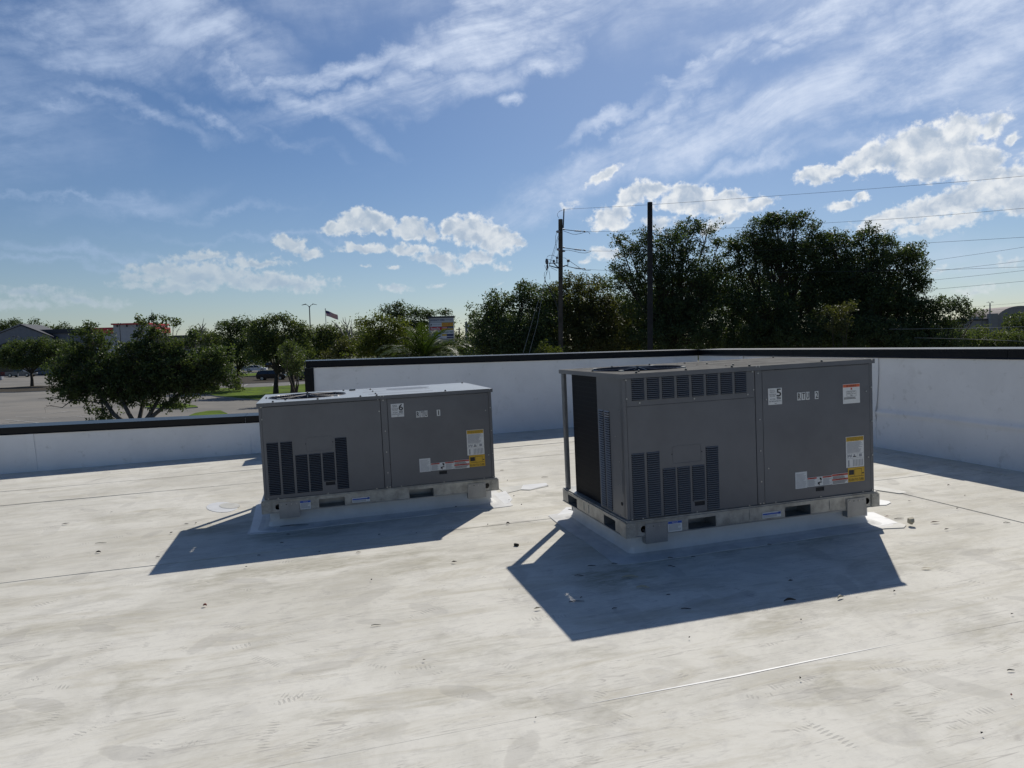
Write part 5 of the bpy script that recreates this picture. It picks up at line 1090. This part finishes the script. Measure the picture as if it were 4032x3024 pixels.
mb = MB(); pts = [(-2.6 + 3.2*math.cos(t_), -.12, -6.6 + 2.6*math.sin(t_)) for t_ in [math.pi*i/14 for i in range(15)]]; mb.tube(pts, .22, 'metal_dark', 6); mb.build('arch_trim', g_)
mb = MB(); mb.box((-5.5, -.1, zb_), (.4, .02, -8.0), 'bldg_door'); mb.build('entrance', g_)
mb = MB(); put_text(mb, 'SHOPS', 1.2, -5.1, .01, .01, -.05, 'metal_dark')
for i, (x, z, w_, h_) in enumerate(((.9, -5.0, .5, .6), (1.8, -5.0, .5, .6), (2.7, -4.9, .9, .3), (4.1, -4.9, .5, .6), (5.1, -5.0, .5, .6))):
    mb = MB(); mb.box((x, -.12, z), (x + w_, -.01, z + h_), 'metal_dark'); mb.build('wall_letter', g_)
# long flat store
lf = bldg('long low store with a black fascia running right from the gabled store', 215, 1297, 168, .1); kl = 168 / F
mb = MB(); mb.box((-6, 0, -(1476-1297)*kl), (11, 14, -.9), 'stucco_grey'); mb.build('wall', lf)
mb = MB(); mb.box((-5.8, -.5, -.95), (11.2, 13.5, 0), 'roof_dark'); mb.build('fascia', lf)
mb = MB(); mb.box((-6, -2.2, -7.0), (11, -.01, -6.2), 'roof_dark'); mb.build('canopy', lf)
for x in range(-5, 11, 3): mb = MB(); mb.box((x, -2.0, -(1476-1297)*kl), (x + .35, -1.7, -7.01), 'stucco_grey'); mb.build('column', lf)
# red roofed store
kr = 160 / F; rdb = bldg('white store tower with a red cornice behind the near tree', 515, 1272, 160, .05)
zb_ = -(1476-1272)*kr
mb = MB(); mb.box((-3.9, 0, zb_), (3.9, 10, -.34), 'stucco_white'); mb.build('tower_wall', rdb)
mb = MB(); mb.box((-4.15, -.5, -.34), (4.2, 10.2, -.02), 'bldg_red'); mb.build('cornice', rdb)
for x in (-3.0, -.9, 1.3, 3.0): mb = MB(); mb.box((x, -.4, -.85), (x + .15, -.01, -.345), 'roof_dark'); mb.build('bracket', rdb)
mb = MB(); mb.box((-9.2, 1, zb_), (-3.92, 10, -2.2), 'stucco_white'); mb.build('wing_wall', rdb)
mb = MB(); mb.box((-9.3, .7, -2.19), (-3.92, 10.2, -.85), 'bldg_red'); mb.build('red_band', rdb)
mb = MB(); mb.box((3.92, 1, -2.2), (4.9, 9, -.9), 'bldg_red'); mb.build('red_band', rdb)
mb = MB(); mb.box((3.92, 1.2, zb_), (16, 10, -3.6), 'stucco_tan'); mb.box((3.93, .8, -3.59), (16.2, 10.2, -3.0), 'roof_dark'); mb.build('right_wing', rdb)
mb = MB(); mb.box((-2.6, -.1, zb_), (2.6, .02, zb_ + 3.2), 'bldg_door'); mb.build('entrance', rdb)
# arched building, right
ka = 190 / F; ab = bldg('brown grey store with a tall arched roof at the right edge', 4010, 1204, 190, -.1)
zb_ = -(1375-1204)*ka; mb = MB(); arc = [(6.4*math.cos(t_) + .6, -4.2 + 4.2*math.sin(t_)) for t_ in [math.pi*i/20 for i in range(21)]]
poly = [(7.0, zb_), *arc, (-5.8, zb_)]; n = len(poly)
mb.add([(x, 0, z) for x, z in poly] + [(x, 14, z) for x, z in poly], [tuple(range(n)), *[(i, (i+1)%n, n+(i+1)%n, n+i) for i in range(n)]], 'stucco_tan'); mb.build('arched_front', ab)
mb = MB(); arc2 = [(4.6*math.cos(t_) + .6, -.15, -6.2 + 3.9*math.sin(t_)) for t_ in [math.pi*i/14 for i in range(15)]]; mb.tube(arc2, .25, 'roof_dark', 6); mb.build('arch_trim', ab)
mb = MB(); mb.box((-7.6, -.6, zb_), (-5.4, .6, -1.9), 'stucco_tan'); mb.build('pier', ab)
mb = MB(); mb.box((-17, .5, zb_), (-7.61, 12, -3.6), 'stucco_tan'); mb.build('wall', ab)
mb = MB(); mb.box((-17.2, .2, -3.59), (-7.62, 12.2, -3.25), 'roof_dark'); mb.build('parapet_band', ab)
mb = MB(); mb.box((-10.5, 2, -3.24), (-7.65, 4, -2.5), 'galv'); mb.box((-13.5, 3, -3.24), (-11.6, 4.5, -2.85), 'galv'); mb.build('rooftop_ducts', ab)
# ================================================================== VEHICLES
def car(label, p, yaw, kind='suv', col='car_black', name='parked_car', cat='car', det=True):
    t = thing(name, label, cat, Matrix.Translation(p) @ Matrix.Rotation(yaw, 4, 'Z'), 'vehicles in the car park')
    # profile (x forward, z) of body below the waist, then greenhouse
    if kind == 'pickup':
        L_, Wc = 5.9, 1.0; low = [(-2.95,.55),(-2.9,1.12),(-.95,1.15),(-.9,1.2),(1.1,1.18),(2.6,1.08),(2.92,.95),(2.95,.55),(2.8,.38),(-2.85,.42)]; gh = [(-.95,1.15),(-.85,1.80),(-.5,1.86),(.55,1.86),(1.25,1.18)]; wx = (-1.85, 1.95); wr = .41
    elif kind == 'sedan':
        L_, Wc = 4.8, .92; low = [(-2.4,.5),(-2.38,.95),(-1.6,1.0),(1.0,.95),(2.1,.82),(2.4,.62),(2.4,.35),(2.2,.25),(-2.2,.27)]; gh = [(-2.0,.97),(-1.25,1.38),(-.6,1.45),(.25,1.43),(1.15,.95)]; wx = (-1.45, 1.45); wr = .33
    else:
        L_, Wc = 4.7, .94; low = [(-2.35,.5),(-2.36,.95),(-2.28,1.08),(1.15,1.05),(2.1,.95),(2.35,.72),(2.35,.38),(2.15,.28),(-2.2,.3)]; gh = [(-2.28,1.07),(-1.95,1.55),(-1.5,1.66),(.1,1.66),(.4,1.62),(1.25,1.05)]; wx = (-1.42, 1.45); wr = .36
    def extr(mb, prof, w0, w1, m, zlo=None, zhi=None):
        n = len(prof); zs = [z for _, z in prof]; a, b = min(zs), max(zs)
        wf = lambda z: w0 + (w1 - w0)*(z - a)/(b - a)
        mb.add([(x, -wf(z), z) for x, z in prof] + [(x, wf(z), z) for x, z in prof], [tuple(range(n))[::-1], tuple(range(n, 2*n)), *[(i, (i+1)%n, n+(i+1)%n, n+i) for i in range(n)]], m)
    # body with wheel arches cut into the lower outline
    def arches(prof):
        out = []
        bot = [i for i in range(len(prof))]
        # bottom edge goes from front-low to rear-low: insert arcs
        a, b = prof[-2], prof[-1]; pts = []
        for cx in sorted(wx, reverse=True):
            for k_ in range(9): th = math.pi*k_/8; pts.append((cx + (wr+.07)*math.cos(th), max(a[1], wr*.75) + (wr+.02)*math.sin(th)))
        return prof[:-1] + pts + [prof[-1]]
    mb = MB(); extr(mb, arches(low), Wc*.97, Wc, col); body = mb.build('body', t)
    mb = MB(); extr(mb, gh, Wc*.95, Wc*.72, 'glass'); mb.build('windows', t)
    zs = max(z for _, z in gh); mb = MB(); rf = [(x, z) for x, z in gh if z > zs - .14]
    mb.box((rf[0][0] - .05, -Wc*.74, zs - .035), (rf[-1][0] + .05, Wc*.74, zs + .015), col)
    for sy in (-1, 1):
        y0, y1 = sy*Wc*.957, sy*Wc*.735
        for (xa, xb) in ((gh[0][0], rf[0][0]), (gh[-1][0], rf[-1][0]), ((gh[0][0]+gh[-1][0])/2, (gh[0][0]+gh[-1][0])/2)):
            mb.tube([(xa, y0, gh[0][1]), (xb, y1, zs)], .045, col, 5)
    mb.build('roof', t)
    for x in wx:
        for sy in (-1, 1):
            mb = MB(); mb.tube([(x, sy*(Wc - .22), wr), (x, sy*(Wc + .01), wr)], wr, 'tyre', 18); wh = mb.build('wheel', t)
            mb = MB(); mb.tube([(x, sy*(Wc - .1), wr), (x, sy*(Wc + .02), wr)], wr*.62, 'rim', 12); mb.build('rim', wh)
    fx_ = max(x for x, _ in low); rx_ = min(x for x, _ in low)
    for sy in (-1, 1):
        mb = MB(); mb.box((fx_ - .22, sy*Wc*.80 - .16, .68), (fx_ + .01, sy*Wc*.80 + .16, .84), 'lamp_glass'); mb.build('headlight', t)
        mb = MB(); mb.box((rx_ - .012, sy*Wc*.84 - .1, .80), (rx_ + .06, sy*Wc*.84 + .1, 1.02), 'tail_red'); mb.build('tail_light', t)
        mb = MB(); mb.box((gh[-1][0] - .42, sy*(Wc + .09) - .08, gh[-1][1] - .02), (gh[-1][0] - .25, sy*(Wc + .09) + .08, gh[-1][1] + .13), col); mb.build('wing_mirror', t)
    return t
car('black hatchback parked side on at the road beside the lawn, nose to the right', gp(1072, 1497), .10, 'suv', 'car_black')
car('silver pickup truck parked side on behind the car park tree', gp(85, 1484), -.06, 'pickup', 'car_grey', 'pickup_truck', 'pickup')
car('white station wagon parked behind the bed of the silver pickup', gp(30, 1472), .1, 'suv', 'car_white')
car('white SUV seen from the rear quarter right of the car park tree', gp(160, 1466), -.9, 'suv', 'car_white')
car('dark red car between the car park tree and the white SUV', gp(142, 1471), -.7, 'sedan', 'car_red')
car('white sedan glimpsed through the left part of the near tree', gp(316, 1470), .2, 'suv', 'car_white')
car('silver sedan at the left end of the pair behind the black hatchback', gp(955, 1464), .12, 'sedan', 'car_silver')
car('white sedan just right of the silver sedan, behind the black hatchback', gp(1010, 1463), .12, 'sedan', 'car_white')
car('black SUV parked nose out further back under the trees', gp(1080, 1452), -.5, 'suv', 'car_black')
car('black van in the farther row left of the thin trunks', gp(1040, 1441), .2, 'suv', 'car_black')
car('white van in the farthest row seen under the trees', gp(1002, 1431), .1, 'suv', 'car_white')
car('dark car mostly hidden behind the black end of the tall wall', gp(1215, 1497), .10, 'sedan', 'car_black')
cr = thing('cart_corral', 'red cart corral rails at the far left beside the pickup', 'cart corral', gp(20, 1482)); mb = MB()
for z in (.3, .6, .9): mb.tube([(-1.2, 0, z), (.7, 0, z)], .04, 'car_red', 5)
for x in (-1.2, -.5, .1, .7): mb.tube([(x, 0, 0), (x, 0, 1.0)], .04, 'car_red', 5)
for k_ in range(12): mb.box((-1.1 + k_*.14, .3, .15), (-1.04 + k_*.14, .34, .9), 'car_red')
mb.build('rail', cr)
bb = thing('concrete_block', 'tan concrete block at the left edge of the car park', 'block', gp(2, 1497)); mb = MB(); mb.box((-.6, -.3, 0), (.45, .3, .62), 'stucco_tan'); mb.box((.2, -.31, .1), (.46, .31, .7), 'stucco_white'); mb.build('block', bb)
# ================================================================== DEBRIS ON THE ROOF
DD = [ # u, v, kind, length px, angle, material
 (259,2066,'leaf',34,.1,'leaf_dark'),(398,2141,'twig',44,.12,'leaf_pale'),(387,2179,'curl',20,0,'leaf_dark'),(440,2019,'leaf',12,.3,'leaf_dark'),(675,2102,'leaf',14,.4,'leaf_dark'),(735,2065,'twig',16,0,'leaf_dark'),(772,2064,'leaf',11,1,'leaf_dark'),(825,2064,'twig',20,-.1,'leaf_dark'),(622,2196,'twig',16,.2,'leaf_dark'),
 (970,2237,'leaf',14,-.5,'leaf_dark'),(807,2390,'curl',15,0,'leaf_red'),(1481,2466,'twig',38,.08,'leaf_pale'),(1671,2606,'scrap',17,0,'leaf_pale'),(1789,2218,'leaf',26,-.2,'leaf_dark'),(1463,2289,'leaf',8,0,'leaf_dark'),
 (2118,2402,'scrap',34,.2,'leaf_pale'),(2289,2359,'leaf',14,.7,'leaf_dark'),(2271,2373,'twig',62,0,'leaf_dark'),(2330,2232,'twig',32,-.1,'leaf_dark'),(2280,2270,'twig',36,-.15,'leaf_dark'),(2479,2278,'curl',66,0,'leaf_pale'),(2531,2319,'curl',52,-.3,'leaf_pale'),(2645,2234,'twig',30,-.5,'leaf_dark'),(3114,2293,'leaf',22,-.3,'leaf_dark'),(3110,2371,'curl',50,.1,'leaf_dark'),(2702,2402,'twig',40,-.2,'leaf_dark'),(2420,2400,'twig',22,.4,'leaf_dark'),(2632,2346,'twig',16,.3,'leaf_dark'),
 (3310,2359,'curl',34,.5,'leaf_pale'),(3647,2242,'leaf',44,-.05,'leaf_pale'),(3522,2335,'leaf',10,0,'leaf_dark'),(2715,2518,'leaf',7,0,'leaf_dark'),(3155,2448,'leaf',7,0,'leaf_dark'),(3985,2425,'leaf',12,0,'leaf_dark'),(3982,2745,'leaf',12,.9,'leaf_red'),(3980,2645,'twig',28,0,'leaf_dark'),(2110,2835,'leaf',8,0,'leaf_dark'),(3152,2680,'leaf',9,.5,'leaf_dark'),(3866,2897,'leaf',11,.3,'leaf_dark'),
 (3586,2071,'pebble',22,0,'leaf_pale'),(3682,2061,'leaf',40,0,'leaf_dry'),(3728,2089,'leaf',20,-.1,'leaf_dark'),(3582,1976,'leaf',16,-.1,'leaf_dark'),(3770,2007,'leaf',11,0,'leaf_dark'),(3494,2042,'leaf',22,-.2,'leaf_red'),(3540,2045,'twig',40,.05,'leaf_dark'),(3964,2061,'twig',24,-.15,'leaf_dark'),(3735,1914,'leaf',12,0,'leaf_dark'),(3800,1955,'leaf',8,0,'leaf_dark'),
 (2033,2150,'twig',17,-.4,'bark'),(2000,2065,'curl',13,0,'leaf_dark'),(1921,2070,'leaf',6,0,'leaf_dark'),(2054,1995,'leaf',7,0,'label_black'),(2005,1976,'leaf',8,1,'leaf_dark'),(2024,1957,'leaf',9,.2,'leaf_dark'),(1999,1895,'leaf',8,0,'leaf_dark'),(2245,2010,'twig',18,-.6,'leaf_dry'),(1977,1854,'twig',14,.1,'leaf_dry'),(2145,1881,'twig',26,0,'leaf_dry'),
 (1160,2076,'twig',110,.10,'label_black'),(1494,2109,'leaf',13,.1,'leaf_dark'),(1640,2103,'leaf',6,0,'leaf_dark'),(1259,2177,'leaf',12,.3,'leaf_dark'),(1412,2178,'twig',18,.1,'leaf_dry'),(1135,2107,'twig',14,.1,'leaf_dark'),(1020,2190,'twig',12,.3,'leaf_dark'),(1110,2140,'twig',14,.2,'leaf_dark'),
 (1722,2005,'leaf',9,0,'leaf_dark'),(1796,2003,'leaf',9,0,'leaf_dark'),(2960,2065,'leaf',9,0,'leaf_dark'),(3030,2153,'twig',16,-.1,'leaf_dark'),(2420,2228,'twig',24,-.3,'leaf_dark'),(2640,2205,'twig',20,-.2,'leaf_dark'),(2730,2202,'twig',18,0,'leaf_dark')]
rd = random.Random(9)
where = lambda u, v: ('in the shade in front of the right unit' if 2100 < u < 3450 and 2080 < v < 2420 else 'in the shade around the left unit' if 600 < u < 1850 and 2000 < v < 2200 else 'on the sunlit roof left of the left unit' if u < 900 and v < 2250 else 'on the sunlit roof right of the right unit' if u > 3430 and v < 2260 else 'on the roof between the two units' if v < 2260 else 'on the sunlit roof in the foreground')
cname = {'leaf_dark': 'dark', 'leaf_pale': 'pale', 'leaf_red': 'reddish', 'leaf_dry': 'brown', 'bark': 'thick brown', 'label_black': 'black'}
kname = {'leaf': 'leaf', 'twig': 'twig', 'curl': 'curled_leaf', 'scrap': 'bark_scrap', 'pebble': 'leaf_clump'}
for (u, v, kd, px, an, m) in DD:
    p = roofpt(u, v); Dd = (MROOF @ p - EYEP).dot(FWD); l = px * Dd / F; h = l / 2; mb = MB()
    z0 = .013 if (1.7 < p.x < 4.0 and 3.85 < p.y < 5.4) or (-.6 < p.x < 1.7 and 5.7 < p.y < 7.2) else .005
    if kd == 'twig': mb.tube([(-h, 0, .002), (-h*.3, h*.10, .004), (h*.3, h*.05, .003), (h, -h*.05, .002)], [.0018, .0026, .0024, .0012] if m != 'bark' else [.012]*4, m, 5)
    elif kd == 'curl': mb.tube([(-h + 2*h*i/8, h*.22*math.sin(math.pi*i/8), .004 + .006*math.sin(math.pi*i/8)) for i in range(9)], [.002 + .004*math.sin(math.pi*i/8) for i in range(9)], m, 6)
    elif kd == 'pebble': mb.tube([(-h, 0, .01), (-h*.4, 0, .02), (h*.5, 0, .022), (h, 0, .012)], [.006, .025, .028, .008], m, 7)
    else:
        w_ = max(.004, l*.13); cu_ = .006 * rd.random() + .002
        for sy in (1, -1): mb.add([(-h, 0, .003), (-h*.3, sy*w_, .004 + cu_), (h*.4, sy*w_*.8, .004 + cu_*.8), (h, 0, .008), (0, 0, .004)], [(0, 1, 4), (1, 2, 4), (2, 3, 4)], m)
    o = mb.build(kname[kd]); o.matrix_world = MROOF @ Matrix.Translation((p.x, p.y, z0)) @ Matrix.Rotation(an - PSI + rd.uniform(-.05, .05), 4, 'Z')
    side = ('left part' if u < (2500 if 2100 < u < 3450 and 2080 < v < 2420 else 1200 if u < 1850 else 3650 if v < 2260 else 3500) else 'right part')
    size = 'tiny ' if px < 13 else 'long ' if px > 35 else 'small '
    tag(o, size + cname[m] + ' ' + {'leaf': 'dry leaf', 'twig': 'twig', 'curl': 'curled dry leaf', 'scrap': 'scrap of bark', 'pebble': 'clump of leaf litter'}[kd] + ' ' + where(u, v).replace('on the sunlit roof in the foreground', ('far left' if u < 1000 else 'in the middle' if u < 2500 else 'right') + ' on the sunlit roof foreground').replace('in the shade in front of', side + ' of shade before').replace('in the shade around', side + ' of shade of'), 'debris', 'bits of leaf litter on the roof')

print('leaves', TOT)
